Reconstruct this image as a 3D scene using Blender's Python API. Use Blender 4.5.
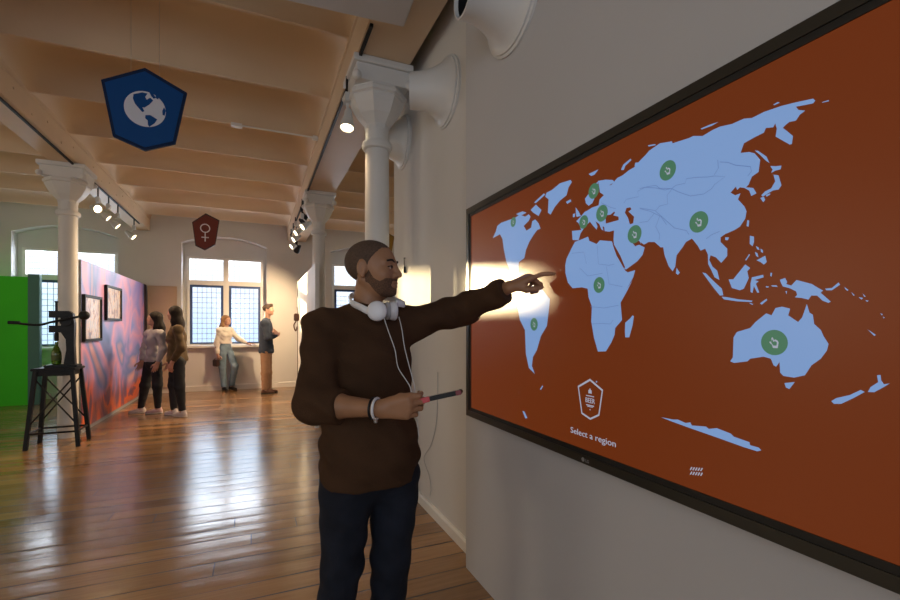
import bpy, bmesh, math, random
import numpy as np
from mathutils import Vector, Matrix
from mathutils.geometry import tessellate_polygon
random.seed(7)
SC = bpy.context.scene
COL = SC.collection
for o in list(bpy.data.objects):
    bpy.data.objects.remove(o)

# ------------------------------------------------------------------ camera
YAW = math.atan(195 / 450.0)
CS, SN = math.cos(YAW), math.sin(YAW)
EYE = 1.36
HZ = 327.5
cam_d = bpy.data.cameras.new('camera')
cam = bpy.data.objects.new('camera', cam_d)
COL.objects.link(cam)
cam.location = (0, 0, EYE)
cam.rotation_euler = (math.pi / 2, 0, -YAW)
cam_d.sensor_width = 36
cam_d.lens = 18.0
cam_d.shift_y = (HZ - 300) / 900.0
cam_d.clip_start = 0.02
SC.camera = cam

# ------------------------------------------------------------------ world, sun, daylight, exposure
world = bpy.data.worlds.new('sky')
SC.world = world
world.use_nodes = True
nt = world.node_tree
nt.nodes.clear()
w_out = nt.nodes.new('ShaderNodeOutputWorld')
w_bg = nt.nodes.new('ShaderNodeBackground')
w_tc = nt.nodes.new('ShaderNodeTexCoord')
w_sep = nt.nodes.new('ShaderNodeSeparateXYZ')
w_rmp = nt.nodes.new('ShaderNodeValToRGB')
nt.links.new(w_tc.outputs['Generated'], w_sep.inputs[0])
nt.links.new(w_sep.outputs['Z'], w_rmp.inputs[0])
nt.links.new(w_rmp.outputs[0], w_bg.inputs[0])
nt.links.new(w_bg.outputs[0], w_out.inputs[0])
w_rmp.color_ramp.elements[0].position = 0.0
w_rmp.color_ramp.elements[0].color = (0.62, 0.78, 1.0, 1)
w_rmp.color_ramp.elements[1].position = 0.12
w_rmp.color_ramp.elements[1].color = (0.93, 0.97, 1.0, 1)
w_bg.inputs[1].default_value = 1.3

SUN_TAN, SUN_EL = 0.525, math.radians(6.75)
sun_d = bpy.data.lights.new('sun', 'SUN')
sun = bpy.data.objects.new('sun', sun_d)
COL.objects.link(sun)
sa = math.atan(SUN_TAN)
sdir = Vector((math.sin(sa) * math.cos(SUN_EL), -math.cos(sa) * math.cos(SUN_EL), -math.sin(SUN_EL)))
sun.rotation_euler = sdir.to_track_quat('-Z', 'Y').to_euler()
sun.location = (-6, 14, 5)
sun_d.energy = 16.0
sun_d.color = (1.0, 0.72, 0.36)
sun_d.angle = math.radians(0.9)

def area(name, loc, rot, sx, sy, energy, color):
    d = bpy.data.lights.new(name, 'AREA')
    d.shape = 'RECTANGLE'
    d.size, d.size_y = sx, sy
    d.energy = energy
    d.color = color
    o = bpy.data.objects.new(name, d)
    COL.objects.link(o)
    o.location = loc
    o.rotation_euler = rot
    return o
for wx in (-3.34, -0.59, 2.48):   # daylight coming in at the lower and upper lights of the far windows
    area('window_daylight', (wx, 11.45, 1.62), (-math.pi / 2, 0, 0), 1.5, 1.35, 22.0, (0.66, 0.83, 1.0))
    area('window_daylight', (wx, 11.45, 2.62), (-math.pi / 2, 0, 0), 1.5, 0.60, 40.0, (0.93, 0.97, 1.0))
# unseen area lights added as ambient fill along the windowless near and left walls
for wx in (-4.3, -1.0):
    area('near_wall_fill', (wx, -2.95, 1.95), (math.pi / 2, 0, 0), 1.6, 1.9, 36, (0.76, 0.87, 1.0))
for wy in (1.0, 4.5):
    area('left_wall_fill', (-6.45, wy, 1.95), (0, -math.pi / 2, 0), 1.9, 1.6, 26, (1.0, 0.84, 0.62))

SC.view_settings.view_transform = 'Standard'
SC.view_settings.look = 'None'
SC.view_settings.gamma = 1
SC.view_settings.use_curve_mapping = False
SC.view_settings.exposure = 0.25
SC.cycles.use_denoising = True
SC.cycles.max_bounces = 10
SC.cycles.diffuse_bounces = 6
SC.cycles.sample_clamp_indirect = 6.0
SC.cycles.caustics_reflective = False
SC.cycles.caustics_refractive = False

# ------------------------------------------------------------------ geometry from the picture frame
def P(px, py, D):
    """Point at depth D along the camera axis."""
    u = (px - 450) / 450.0
    return Vector((D * (SN + CS * u), D * (CS - SN * u), EYE + (HZ - py) * D / 450.0))
def on_x(px, py, X):
    u = (px - 450) / 450.0
    return P(px, py, X / (SN + CS * u))
def on_y(px, py, Y):
    u = (px - 450) / 450.0
    return P(px, py, Y / (CS - SN * u))
def M(r, d, z):
    """Point from camera-axis offsets in metres (right, forward, height)."""
    return Vector((r * CS + d * SN, -r * SN + d * CS, z))
RR = Vector((CS, -SN, 0)); WW = Vector((SN, CS, 0)); UP = Vector((0, 0, 1))

# ------------------------------------------------------------------ materials
def _n(t, kind, **kw):
    n = t.nodes.new(kind)
    for k, v in kw.items():
        setattr(n, k, v)
    return n
def mat(name, color, rough=0.6, metal=0.0, spec=0.5, var=0.0, vscale=6.0, bump=0.0, bscale=80.0, emit=None, estr=0.0, stretch=None, alpha=None):
    m = bpy.data.materials.new(name)
    m.use_nodes = True
    t = m.node_tree
    b = t.nodes['Principled BSDF']
    b.inputs['Base Color'].default_value = (*color, 1)
    b.inputs['Roughness'].default_value = rough
    b.inputs['Metallic'].default_value = metal
    b.inputs['Specular IOR Level'].default_value = spec
    if var or bump:
        tc = _n(t, 'ShaderNodeTexCoord')
        mp = _n(t, 'ShaderNodeMapping')
        t.links.new(tc.outputs['Object'], mp.inputs[0])
        if stretch:
            mp.inputs['Scale'].default_value = stretch
    if var:
        nz = _n(t, 'ShaderNodeTexNoise')
        nz.inputs['Scale'].default_value = vscale
        nz.inputs['Detail'].default_value = 4
        rp = _n(t, 'ShaderNodeValToRGB')
        rp.color_ramp.elements[0].position = 0.3
        rp.color_ramp.elements[1].position = 0.7
        rp.color_ramp.elements[0].color = (*[max(0, c * (1 - var)) for c in color], 1)
        rp.color_ramp.elements[1].color = (*[min(1, c * (1 + var)) for c in color], 1)
        t.links.new(mp.outputs[0], nz.inputs[0])
        t.links.new(nz.outputs[0], rp.inputs[0])
        t.links.new(rp.outputs[0], b.inputs['Base Color'])
    if bump:
        n2 = _n(t, 'ShaderNodeTexNoise')
        n2.inputs['Scale'].default_value = bscale
        n2.inputs['Detail'].default_value = 3
        bp = _n(t, 'ShaderNodeBump')
        bp.inputs['Strength'].default_value = bump
        bp.inputs['Distance'].default_value = 0.01
        t.links.new(mp.outputs[0], n2.inputs[0])
        t.links.new(n2.outputs[0], bp.inputs['Height'])
        t.links.new(bp.outputs[0], b.inputs['Normal'])
    if emit:
        b.inputs['Emission Color'].default_value = (*emit, 1)
        b.inputs['Emission Strength'].default_value = estr
    return m

MT = {}
MT['wall'] = mat('white_wall_paint', (0.61, 0.60, 0.58), 0.75, var=0.04, vscale=1.3, bump=0.05, bscale=30)
MT['panel'] = mat('grey_white_panel_paint', (0.50, 0.50, 0.51), 0.6, var=0.03, vscale=1.0, bump=0.03, bscale=40)
MT['ceil'] = mat('cream_ceiling_paint', (0.62, 0.48, 0.33), 0.75, var=0.05, vscale=1.1, bump=0.08, bscale=18)
MT['beam'] = mat('cream_beam_paint', (0.64, 0.50, 0.35), 0.55, var=0.05, vscale=2)
MT['colpaint'] = mat('white_column_paint', (0.64, 0.64, 0.63), 0.45, var=0.03, vscale=3)
MT['wframe'] = mat('white_window_paint', (0.75, 0.73, 0.69), 0.5)
MT['bframe'] = mat('blue_grey_casement_paint', (0.035, 0.075, 0.20), 0.5)
MT['lead'] = mat('lead_strip', (0.30, 0.36, 0.45), 0.5, metal=0.2)
MT['black'] = mat('black_paint', (0.010, 0.010, 0.011), 0.5, var=0.2, spec=.25)
MT['iron'] = mat('black_cast_iron', (0.012, 0.014, 0.016), 0.5, metal=0.1, var=0.3, vscale=20, spec=.3)
MT['bezel'] = mat('dark_bezel_plastic', (0.022, 0.02, 0.015), 0.35, spec=0.5)
MT['bezel_in'] = mat('black_bezel_lip', (0.006, 0.006, 0.006), 0.5)
MT['skin'] = mat('brown_skin', (0.33, 0.165, 0.085), 0.5, var=0.10, vscale=14, spec=0.4)
MT['hair'] = mat('black_cropped_hair', (0.085, 0.050, 0.032), 0.75, var=0.3, vscale=160, bump=0.5, bscale=400)
MT['beard'] = mat('dark_beard', (0.125, 0.062, 0.032), 0.8, var=0.4, vscale=220, bump=0.5, bscale=400)
MT['sweater'] = mat('maroon_brown_knit', (0.060, 0.030, 0.015), 0.9, var=0.22, vscale=5, bump=0.45, bscale=260, spec=0.15)
MT['denim'] = mat('dark_navy_denim', (0.012, 0.015, 0.024), 0.85, var=0.35, vscale=9, bump=0.3, bscale=300, spec=0.2)
MT['white_pl'] = mat('white_plastic', (0.72, 0.72, 0.74), 0.35)
MT['grey_pl'] = mat('pale_grey_cushion', (0.4, 0.4, 0.42), 0.7)
MT['cord'] = mat('white_cord', (0.6, 0.6, 0.6), 0.5)
MT['red'] = mat('red_plastic', (0.55, 0.03, 0.04), 0.4)
MT['steel'] = mat('brushed_steel', (0.55, 0.55, 0.55), 0.3, metal=0.9)
MT['leather'] = mat('brown_leather', (0.10, 0.04, 0.02), 0.5)
MT['sole'] = mat('black_rubber', (0.02, 0.02, 0.02), 0.7)

def glass_mat():
    m = bpy.data.materials.new('window_glass')
    m.use_nodes = True
    t = m.node_tree
    t.nodes.clear()
    o = _n(t, 'ShaderNodeOutputMaterial')
    mx = _n(t, 'ShaderNodeMixShader')
    tr = _n(t, 'ShaderNodeBsdfTransparent')
    gl = _n(t, 'ShaderNodeBsdfGlossy')
    gl.inputs['Roughness'].default_value = 0.08
    tr.inputs[0].default_value = (0.93, 0.96, 1.0, 1)
    mx.inputs[0].default_value = 0.06
    t.links.new(tr.outputs[0], mx.inputs[1])
    t.links.new(gl.outputs[0], mx.inputs[2])
    t.links.new(mx.outputs[0], o.inputs[0])
    return m
MT['glass'] = glass_mat()

def floor_mat():
    m = bpy.data.materials.new('varnished_floorboards')
    m.use_nodes = True
    t = m.node_tree
    b = t.nodes['Principled BSDF']
    tc = _n(t, 'ShaderNodeTexCoord')
    sp = _n(t, 'ShaderNodeSeparateXYZ')
    t.links.new(tc.outputs['Object'], sp.inputs[0])
    def math_n(op, a, bb=None, clamp=False):
        n = _n(t, 'ShaderNodeMath', operation=op)
        n.use_clamp = clamp
        for i, v in enumerate((a, bb)):
            if v is None: continue
            if isinstance(v, (int, float)): n.inputs[i].default_value = v
            else: t.links.new(v, n.inputs[i])
        return n.outputs[0]
    wob = _n(t, 'ShaderNodeTexNoise'); wob.inputs['Scale'].default_value = 0.7
    t.links.new(tc.outputs['Object'], wob.inputs[0])
    yy = math_n('ADD', sp.outputs['Y'], math_n('MULTIPLY', wob.outputs[0], 0.03))
    v = math_n('DIVIDE', yy, 0.155)
    row = math_n('FLOOR', v)
    fr = math_n('FRACT', v)
    wn = _n(t, 'ShaderNodeTexWhiteNoise', noise_dimensions='1D')
    t.links.new(row, wn.inputs['W'])
    # board ends
    xs = math_n('DIVIDE', math_n('ADD', sp.outputs['X'], math_n('MULTIPLY', wn.outputs['Value'], 9.0)), 3.1)
    seg = math_n('FLOOR', xs)
    fx = math_n('FRACT', xs)
    wn2 = _n(t, 'ShaderNodeTexWhiteNoise', noise_dimensions='2D')
    cmb = _n(t, 'ShaderNodeCombineXYZ')
    t.links.new(row, cmb.inputs[0]); t.links.new(seg, cmb.inputs[1])
    t.links.new(cmb.outputs[0], wn2.inputs['Vector'])
    # grain
    mp = _n(t, 'ShaderNodeMapping'); mp.inputs['Scale'].default_value = (1.4, 26, 1)
    t.links.new(tc.outputs['Object'], mp.inputs[0])
    gr = _n(t, 'ShaderNodeTexNoise'); gr.inputs['Scale'].default_value = 1.6; gr.inputs['Detail'].default_value = 6; gr.inputs['Roughness'].default_value = 0.65
    t.links.new(mp.outputs[0], gr.inputs[0])
    fac = math_n('ADD', math_n('MULTIPLY', wn2.outputs['Value'], 0.45), math_n('MULTIPLY', gr.outputs[0], 0.6))
    rp = _n(t, 'ShaderNodeValToRGB')
    e = rp.color_ramp.elements
    e[0].position = 0.25; e[0].color = (0.19, 0.098, 0.040, 1)
    e[1].position = 0.85; e[1].color = (0.43, 0.25, 0.115, 1)
    t.links.new(fac, rp.inputs[0])
    # gaps: irregular, here wide and there nearly closed
    gn = _n(t, 'ShaderNodeTexNoise'); gn.inputs['Scale'].default_value = 1.3
    mpg = _n(t, 'ShaderNodeMapping'); mpg.inputs['Scale'].default_value = (1.0, 7.0, 1)
    t.links.new(tc.outputs['Object'], mpg.inputs[0]); t.links.new(mpg.outputs[0], gn.inputs[0])
    wid = math_n('MULTIPLY', math_n('SUBTRACT', gn.outputs[0], 0.25), 0.12)
    d = math_n('MINIMUM', fr, math_n('SUBTRACT', 1.0, fr))
    gap = math_n('LESS_THAN', d, wid)
    dx = math_n('MINIMUM', fx, math_n('SUBTRACT', 1.0, fx))
    gap2 = math_n('LESS_THAN', dx, 0.0011)
    g = math_n('MAXIMUM', gap, gap2)
    mx = _n(t, 'ShaderNodeMix', data_type='RGBA')
    t.links.new(g, mx.inputs[0]); t.links.new(rp.outputs[0], mx.inputs[6])
    mx.inputs[7].default_value = (0.035, 0.016, 0.007, 1)
    t.links.new(mx.outputs[2], b.inputs['Base Color'])
    # worn varnish
    rn = _n(t, 'ShaderNodeTexNoise'); rn.inputs['Scale'].default_value = 2.2
    t.links.new(tc.outputs['Object'], rn.inputs[0])
    ro = math_n('ADD', 0.11, math_n('MULTIPLY', rn.outputs[0], 0.16))
    t.links.new(math_n('ADD', ro, math_n('MULTIPLY', g, 0.4)), b.inputs['Roughness'])
    b.inputs['Specular IOR Level'].default_value = 0.85
    # cupped boards: height across each board plus slow undulation
    cup = math_n('MULTIPLY', math_n('MULTIPLY', fr, math_n('SUBTRACT', 1.0, fr)), 0.55)
    mpu = _n(t, 'ShaderNodeMapping'); mpu.inputs['Scale'].default_value = (0.5, 5.0, 1)
    t.links.new(tc.outputs['Object'], mpu.inputs[0])
    un = _n(t, 'ShaderNodeTexNoise'); un.inputs['Scale'].default_value = 2.0; un.inputs['Detail'].default_value = 3
    t.links.new(mpu.outputs[0], un.inputs[0])
    hh = math_n('ADD', cup, math_n('MULTIPLY', un.outputs[0], 0.9))
    hh = math_n('ADD', hh, math_n('MULTIPLY', gr.outputs[0], 0.12))
    hh = math_n('SUBTRACT', hh, math_n('MULTIPLY', g, 0.4))
    bp = _n(t, 'ShaderNodeBump'); bp.inputs['Strength'].default_value = 0.26; bp.inputs['Distance'].default_value = 0.012
    t.links.new(hh, bp.inputs['Height'])
    t.links.new(bp.outputs[0], b.inputs['Normal'])
    return m
MT['floor'] = floor_mat()

# ------------------------------------------------------------------ mesh helpers
def link(name, me, m=None, parent=None, smooth=False):
    o = bpy.data.objects.new(name, me)
    COL.objects.link(o)
    if m is not None:
        me.materials.append(m)
    if smooth:
        me.polygons.foreach_set('use_smooth', [True] * len(me.polygons))
    if parent is not None:
        o.parent = parent
        o.matrix_parent_inverse = Matrix.Translation(-parent.location) if parent.type == 'EMPTY' else Matrix()
    return o
def obj(name, bm, m, parent=None, smooth=False, bevel=0.0):
    if bevel:
        bmesh.ops.bevel(bm, geom=bm.edges[:], offset=bevel, segments=2, affect='EDGES', clamp_overlap=True)
    bmesh.ops.recalc_face_normals(bm, faces=bm.faces[:])
    me = bpy.data.meshes.new(name)
    bm.to_mesh(me)
    bm.free()
    o = link(name, me, m, parent)
    if smooth:
        auto_smooth(o)
    return o
def auto_smooth(o, ang=40):
    me = o.data
    me.polygons.foreach_set('use_smooth', [True] * len(me.polygons))
    try:
        me.set_sharp_from_angle(angle=math.radians(ang))
    except Exception:
        pass
def box(bm, x0, x1, y0, y1, z0, z1, mtx=None):
    vs = [bm.verts.new(Vector(p) if mtx is None else mtx @ Vector(p)) for p in
          ((x0, y0, z0), (x1, y0, z0), (x1, y1, z0), (x0, y1, z0), (x0, y0, z1), (x1, y0, z1), (x1, y1, z1), (x0, y1, z1))]
    for f in ((0, 3, 2, 1), (4, 5, 6, 7), (0, 1, 5, 4), (1, 2, 6, 5), (2, 3, 7, 6), (3, 0, 4, 7)):
        bm.faces.new([vs[i] for i in f])
    return vs
def frame_of(d):
    d = d.normalized()
    a = Vector((0, 0, 1)) if abs(d.z) < 0.9 else Vector((1, 0, 0))
    x = a.cross(d).normalized()
    return x, d.cross(x).normalized()
def tube(bm, pts, r, n=8, caps=True):
    """Swept round tube; r a number or one radius per point."""
    pts = [Vector(p) for p in pts]
    rs = r if isinstance(r, (list, tuple)) else [r] * len(pts)
    rings = []
    x = None
    for i, p in enumerate(pts):
        d = (pts[min(i + 1, len(pts) - 1)] - pts[max(i - 1, 0)]).normalized()
        if x is None:
            x, y = frame_of(d)
        else:
            x = (x - d * x.dot(d)).normalized()
            y = d.cross(x)
        rings.append([bm.verts.new(p + (x * math.cos(k * 2 * math.pi / n) + y * math.sin(k * 2 * math.pi / n)) * rs[i]) for k in range(n)])
    for a, b in zip(rings, rings[1:]):
        for k in range(n):
            bm.faces.new((a[k], a[(k + 1) % n], b[(k + 1) % n], b[k]))
    if caps:
        bm.faces.new(rings[0][::-1]); bm.faces.new(rings[-1])
def lathe(bm, prof, n=24, mtx=None, rot=0.0):
    """prof: list of (radius, z); revolved about z, closed at both ends."""
    mtx = mtx or Matrix()
    rings = []
    for r, z in prof:
        rings.append([bm.verts.new(mtx @ Vector((r * math.cos(rot + k * 2 * math.pi / n), r * math.sin(rot + k * 2 * math.pi / n), z))) for k in range(n)])
    for a, b in zip(rings, rings[1:]):
        for k in range(n):
            bm.faces.new((a[k], a[(k + 1) % n], b[(k + 1) % n], b[k]))
    bm.faces.new(rings[0][::-1]); bm.faces.new(rings[-1])
def tess(pts):
    """Triangles (as index triples) of a planar, possibly concave outline."""
    pts = [Vector(p) for p in pts]
    n = Vector((0, 0, 0))
    for i, p in enumerate(pts):
        n += (p - pts[0]).cross(pts[(i + 1) % len(pts)] - pts[0])
    n.normalize()
    x, y = frame_of(n)
    c = pts[0]
    flat2 = [Vector(((p - c).dot(x) * 1000, (p - c).dot(y) * 1000, 0)) for p in pts]
    return tessellate_polygon([flat2])
def prism(bm, pts, ext):
    """Closed polygon pts (3-D, planar) extruded by vector ext."""
    ext = Vector(ext)
    a = [bm.verts.new(Vector(p)) for p in pts]
    b = [bm.verts.new(Vector(p) + ext) for p in pts]
    n = len(a)
    if n <= 4:
        bm.faces.new(a[::-1]); bm.faces.new(b)
    else:
        for t in tess(pts):
            bm.faces.new([a[i] for i in t]); bm.faces.new([b[i] for i in t[::-1]])
    for i in range(n):
        bm.faces.new((a[i], a[(i + 1) % n], b[(i + 1) % n], b[i]))
def sheet(bm, pts):
    vs = [bm.verts.new(Vector(p)) for p in pts]
    for t in tess(pts):
        if len(set(t)) == 3:
            bm.faces.new([vs[i] for i in t])
def align(p, d, up=None):
    """Matrix taking +z to direction d at p."""
    x, y = frame_of(Vector(d))
    z = Vector(d).normalized()
    return Matrix.Translation(p) @ Matrix((x, y, z)).transposed().to_4x4()
def bez(pts, n=8):
    """Catmull-Rom through pts."""
    pts = [Vector(p) for p in pts]
    q = [2 * pts[0] - pts[1]] + pts + [2 * pts[-1] - pts[-2]]
    out = []
    for i in range(1, len(q) - 2):
        for k in range(n):
            t = k / n
            out.append(0.5 * (2 * q[i] + (q[i + 1] - q[i - 1]) * t + (2 * q[i - 1] - 5 * q[i] + 4 * q[i + 1] - q[i + 2]) * t * t + (3 * q[i] - q[i - 1] - 3 * q[i + 1] + q[i + 2]) * t ** 3))
    out.append(pts[-1])
    return out
def tag(o, label, cat, group=None):
    o['label'] = label
    o['category'] = cat
    if group:
        o['group'] = group
    return o
def thing(name, label, cat, loc=(0, 0, 0), group=None):
    o = bpy.data.objects.new(name, None)
    COL.objects.link(o)
    o.location = loc
    o.empty_display_size = 0.1
    return tag(o, label, cat, group)
def struct(o):
    o['kind'] = 'structure'
    return o
def text_mesh(name, s, size, mtx, m, parent=None, depth=0.0004, align_x='CENTER', width=None):
    cu = bpy.data.curves.new(name, 'FONT')
    cu.body = s
    cu.size = size
    cu.align_x = align_x
    cu.extrude = depth
    cu.resolution_u = 3
    tmp = bpy.data.objects.new(name + '_tmp', cu)
    COL.objects.link(tmp)
    dg = bpy.context.evaluated_depsgraph_get()
    me = bpy.data.meshes.new_from_object(tmp.evaluated_get(dg))
    bpy.data.objects.remove(tmp)
    if width:
        xs = [v.co.x for v in me.vertices]
        k = width / (max(xs) - min(xs))
        for v in me.vertices:
            v.co.x *= k
    me.transform(mtx)
    me.materials.clear()
    return link(name, me, m, parent)

# ------------------------------------------------------------------ signed-distance modelling for bodies and clothes
class Field:
    def __init__(s, lo, hi, h):
        s.h = h
        s.lo = np.array(lo, dtype=np.float32)
        s.n = np.ceil((np.array(hi) - np.array(lo)) / h).astype(int) + 1
        s.v = np.full(s.n, 9.0, dtype=np.float32)
    def region(s, lo, hi):
        a = np.clip(np.floor((np.array(lo) - s.lo) / s.h).astype(int), 0, s.n - 1)
        b = np.clip(np.ceil((np.array(hi) - s.lo) / s.h).astype(int) + 1, 0, s.n)
        if np.any(b <= a):
            return None
        sl = tuple(slice(a[i], b[i]) for i in range(3))
        ax = [s.lo[i] + s.h * np.arange(a[i], b[i], dtype=np.float32) for i in range(3)]
        X = ax[0][:, None, None]; Y = ax[1][None, :, None]; Z = ax[2][None, None, :]
        return sl, X, Y, Z
    def add(s, d, sl, k, sub=False):
        a = s.v[sl]
        if sub:
            d = -d
            if k > 0:
                h = np.maximum(k - np.abs(a - d), 0) / k
                s.v[sl] = np.maximum(a, d) + h * h * k * 0.25
            else:
                s.v[sl] = np.maximum(a, d)
        else:
            if k > 0:
                h = np.maximum(k - np.abs(a - d), 0) / k
                s.v[sl] = np.minimum(a, d) - h * h * k * 0.25
            else:
                s.v[sl] = np.minimum(a, d)
    def cone(s, a, b, ra, rb, k=0.02, axis=None, ratio=1.0, sub=False, grow=0.0):
        """Tapered round limb; with axis and ratio its section is an ellipse, ratio times as deep along axis."""
        a = np.array(a, dtype=np.float32); b = np.array(b, dtype=np.float32)
        R = max(ra, rb) * max(1, ratio) + k + 4 * s.h + 0.02
        g = s.region(np.minimum(a, b) - R, np.maximum(a, b) + R)
        if g is None: return
        sl, X, Y, Z = g
        px, py, pz = X - a[0], Y - a[1], Z - a[2]
        ab = b - a
        sc = 1.0
        if axis is not None:
            ax = np.array(axis, dtype=np.float32)
            dt = (px * ax[0] + py * ax[1] + pz * ax[2])
            f = (1.0 / ratio - 1.0)
            px = px + dt * (f * ax[0]); py = py + dt * (f * ax[1]); pz = pz + dt * (f * ax[2])
            ab = ab + ax * (float(ab @ ax) * f)
            sc = min(1.0, ratio)
        L2 = float(ab @ ab) + 1e-9
        t = np.clip((px * ab[0] + py * ab[1] + pz * ab[2]) / L2, 0, 1)
        d = np.sqrt((px - t * ab[0]) ** 2 + (py - t * ab[1]) ** 2 + (pz - t * ab[2]) ** 2) - (ra + (rb - ra) * t)
        s.add((d * (0.5 + 0.5 * sc) - grow).astype(np.float32), sl, k, sub)
    def ell(s, c, rad, axes, k=0.02, sub=False, grow=0.0):
        c = np.array(c, dtype=np.float32)
        R = max(rad) + k + 4 * s.h + 0.02
        g = s.region(c - R, c + R)
        if g is None: return
        sl, X, Y, Z = g
        px, py, pz = X - c[0], Y - c[1], Z - c[2]
        k0 = 0; k1 = 0
        for r, ax in zip(rad, axes):
            q = px * ax[0] + py * ax[1] + pz * ax[2]
            k0 = k0 + (q / r) ** 2
            k1 = k1 + (q / r ** 2) ** 2
        k0 = np.sqrt(k0); k1 = np.sqrt(k1) + 1e-6
        s.add((k0 * (k0 - 1) / k1 - grow).astype(np.float32), sl, k, sub)
    def rbox(s, c, half, axes, rnd, k=0.01, sub=False):
        c = np.array(c, dtype=np.float32)
        R = math.sqrt(sum(h * h for h in half)) + rnd + k + 4 * s.h
        g = s.region(c - R, c + R)
        if g is None: return
        sl, X, Y, Z = g
        px, py, pz = X - c[0], Y - c[1], Z - c[2]
        q = [np.abs(px * ax[0] + py * ax[1] + pz * ax[2]) - (h - rnd) for h, ax in zip(half, axes)]
        d = np.sqrt(sum(np.maximum(e, 0) ** 2 for e in q)) + np.minimum(np.maximum(np.maximum(q[0], q[1]), q[2]), 0) - rnd
        s.add(d.astype(np.float32), sl, k, sub)
    def grid(s):
        return [s.lo[i] + s.h * np.arange(s.n[i], dtype=np.float32).reshape([-1 if j == i else 1 for j in range(3)]) for i in range(3)]
    def clip(s, p, nrm):
        """Keep only the side against nrm of the plane through p."""
        X, Y, Z = s.grid()
        s.v = np.maximum(s.v, ((X - p[0]) * nrm[0] + (Y - p[1]) * nrm[1] + (Z - p[2]) * nrm[2]).astype(np.float32))
    def wrinkle(s, amp, f, seed=0.0, band=0.05):
        X, Y, Z = s.grid()
        w = np.sin(f * (X * 1.0 + Z * 1.7) + 1.3 * np.sin(f * 0.7 * Y + seed) + seed) * np.sin(f * (Y * 1.2 - Z * 0.9) + 1.1 * np.sin(f * 0.6 * X + 2 + seed))
        w = w + 0.5 * np.sin(f * 2.3 * (Z + 0.4 * X - 0.3 * Y) + 2 * np.sin(f * 0.9 * X + seed))
        s.v = np.where(np.abs(s.v) < band, s.v + (amp * w).astype(np.float32), s.v)
    def mesh(s, name):
        v = s.v
        v[0] = v[-1] = 9; v[:, 0] = v[:, -1] = 9; v[:, :, 0] = v[:, :, -1] = 9
        sg = v < 0
        cnt = np.zeros([k - 1 for k in s.n], dtype=np.int8)
        n = s.n
        offs = [(i, j, k) for i in (0, 1) for j in (0, 1) for k in (0, 1)]
        def cs(o): return tuple(slice(o[i], n[i] - 1 + o[i]) for i in range(3))
        for o in offs:
            cnt += sg[cs(o)]
        act = (cnt > 0) & (cnt < 8)
        cells = np.argwhere(act)
        idx = np.full(act.shape, -1, dtype=np.int32)
        idx[act] = np.arange(len(cells))
        acc = np.zeros((len(cells), 3), dtype=np.float64); num = np.zeros(len(cells))
        val = {o: v[cells[:, 0] + o[0], cells[:, 1] + o[1], cells[:, 2] + o[2]].astype(np.float64) for o in offs}
        for o in offs:
            for a in range(3):
                if o[a] == 0:
                    q = list(o); q[a] = 1; q = tuple(q)
                    va, vb = val[o], val[q]
                    m = (va < 0) != (vb < 0)
                    t = np.where(m, va / np.where(m, va - vb, 1), 0)
                    pos = np.array(o, dtype=np.float64)[None, :].repeat(len(cells), 0)
                    pos[:, a] = t
                    acc[m] += pos[m]; num[m] += 1
        co = (cells + acc / num[:, None]) * s.h + s.lo
        quads = []
        for a in range(3):
            b, c = (a + 1) % 3, (a + 2) % 3
            s0 = [slice(None)] * 3; s1 = [slice(None)] * 3
            s0[a] = slice(0, n[a] - 1); s1[a] = slice(1, n[a])
            A, B = sg[tuple(s0)], sg[tuple(s1)]
            e = np.argwhere(A != B)
            e = e[(e[:, b] > 0) & (e[:, c] > 0) & (e[:, b] < n[b] - 1) & (e[:, c] < n[c] - 1)]
            inn = A[e[:, 0], e[:, 1], e[:, 2]]
            def cid(db, dc):
                q = e.copy(); q[:, b] += db; q[:, c] += dc
                return idx[q[:, 0], q[:, 1], q[:, 2]]
            q = np.stack([cid(-1, -1), cid(0, -1), cid(0, 0), cid(-1, 0)], 1)
            q[~inn] = q[~inn][:, ::-1]
            quads.append(q)
        quads = np.concatenate(quads)
        me = bpy.data.meshes.new(name)
        me.vertices.add(len(co)); me.vertices.foreach_set('co', co.astype(np.float32).ravel())
        me.loops.add(quads.size); me.loops.foreach_set('vertex_index', quads.astype(np.int32).ravel())
        me.polygons.add(len(quads)); me.polygons.foreach_set('loop_start', np.arange(0, quads.size, 4, dtype=np.int32))
        me.update(calc_edges=True)
        me.validate()
        return me
# ================================================================== THE ROOM
XW, XPAN, YEND, YPAN = 1.185, 1.0975, 4.04, 2.305
XL, XR, YN, YB, YB2, ZT = -6.5, 4.6, -3.0, 10.95, 11.20, 3.86
WINX = (-3.34, -0.59, 2.48)

bm = bmesh.new(); box(bm, XL, XR, YN, YB2 + .1, -0.12, 0)
struct(obj('floor', bm, MT['floor']))

# jack-arched ceiling: shallow vaults between sharp ribs that run across the room, their ends curving down to the beams
FACES = [XL - .2, -2.26, -1.98, 0.68, 1.08, XR + .2]
def hip(x):
    for xa, xb in zip(FACES[::2], FACES[1::2]):
        if xa - 1e-6 <= x <= xb + 1e-6:
            t = min(1.0, min(x - xa, xb - x) / .50)
            return math.sqrt(max(0, 1 - (1 - t) ** 2))
    return 0.0
xs = []
for xa, xb in zip(FACES[::2], FACES[1::2]):
    inner = [.03, .08, .15, .23, .32, .41, .50]
    xs += [xa] + [xa + i for i in inner] + [xb - i for i in inner[::-1]] + [xb]
ys = []
for k in range(-4, 13):
    y0 = k + 0.5
    ys += [(y0 - .014, 0), (y0 + .014, 0)] + [(y0 + .014 + i / 16 * .972, math.sin(math.pi * i / 16) ** .62) for i in range(1, 16)]
bm = bmesh.new()
grid = [[bm.verts.new((x, y, 3.60 + .27 * f * hip(x))) for x in xs] for y, f in ys]
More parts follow.
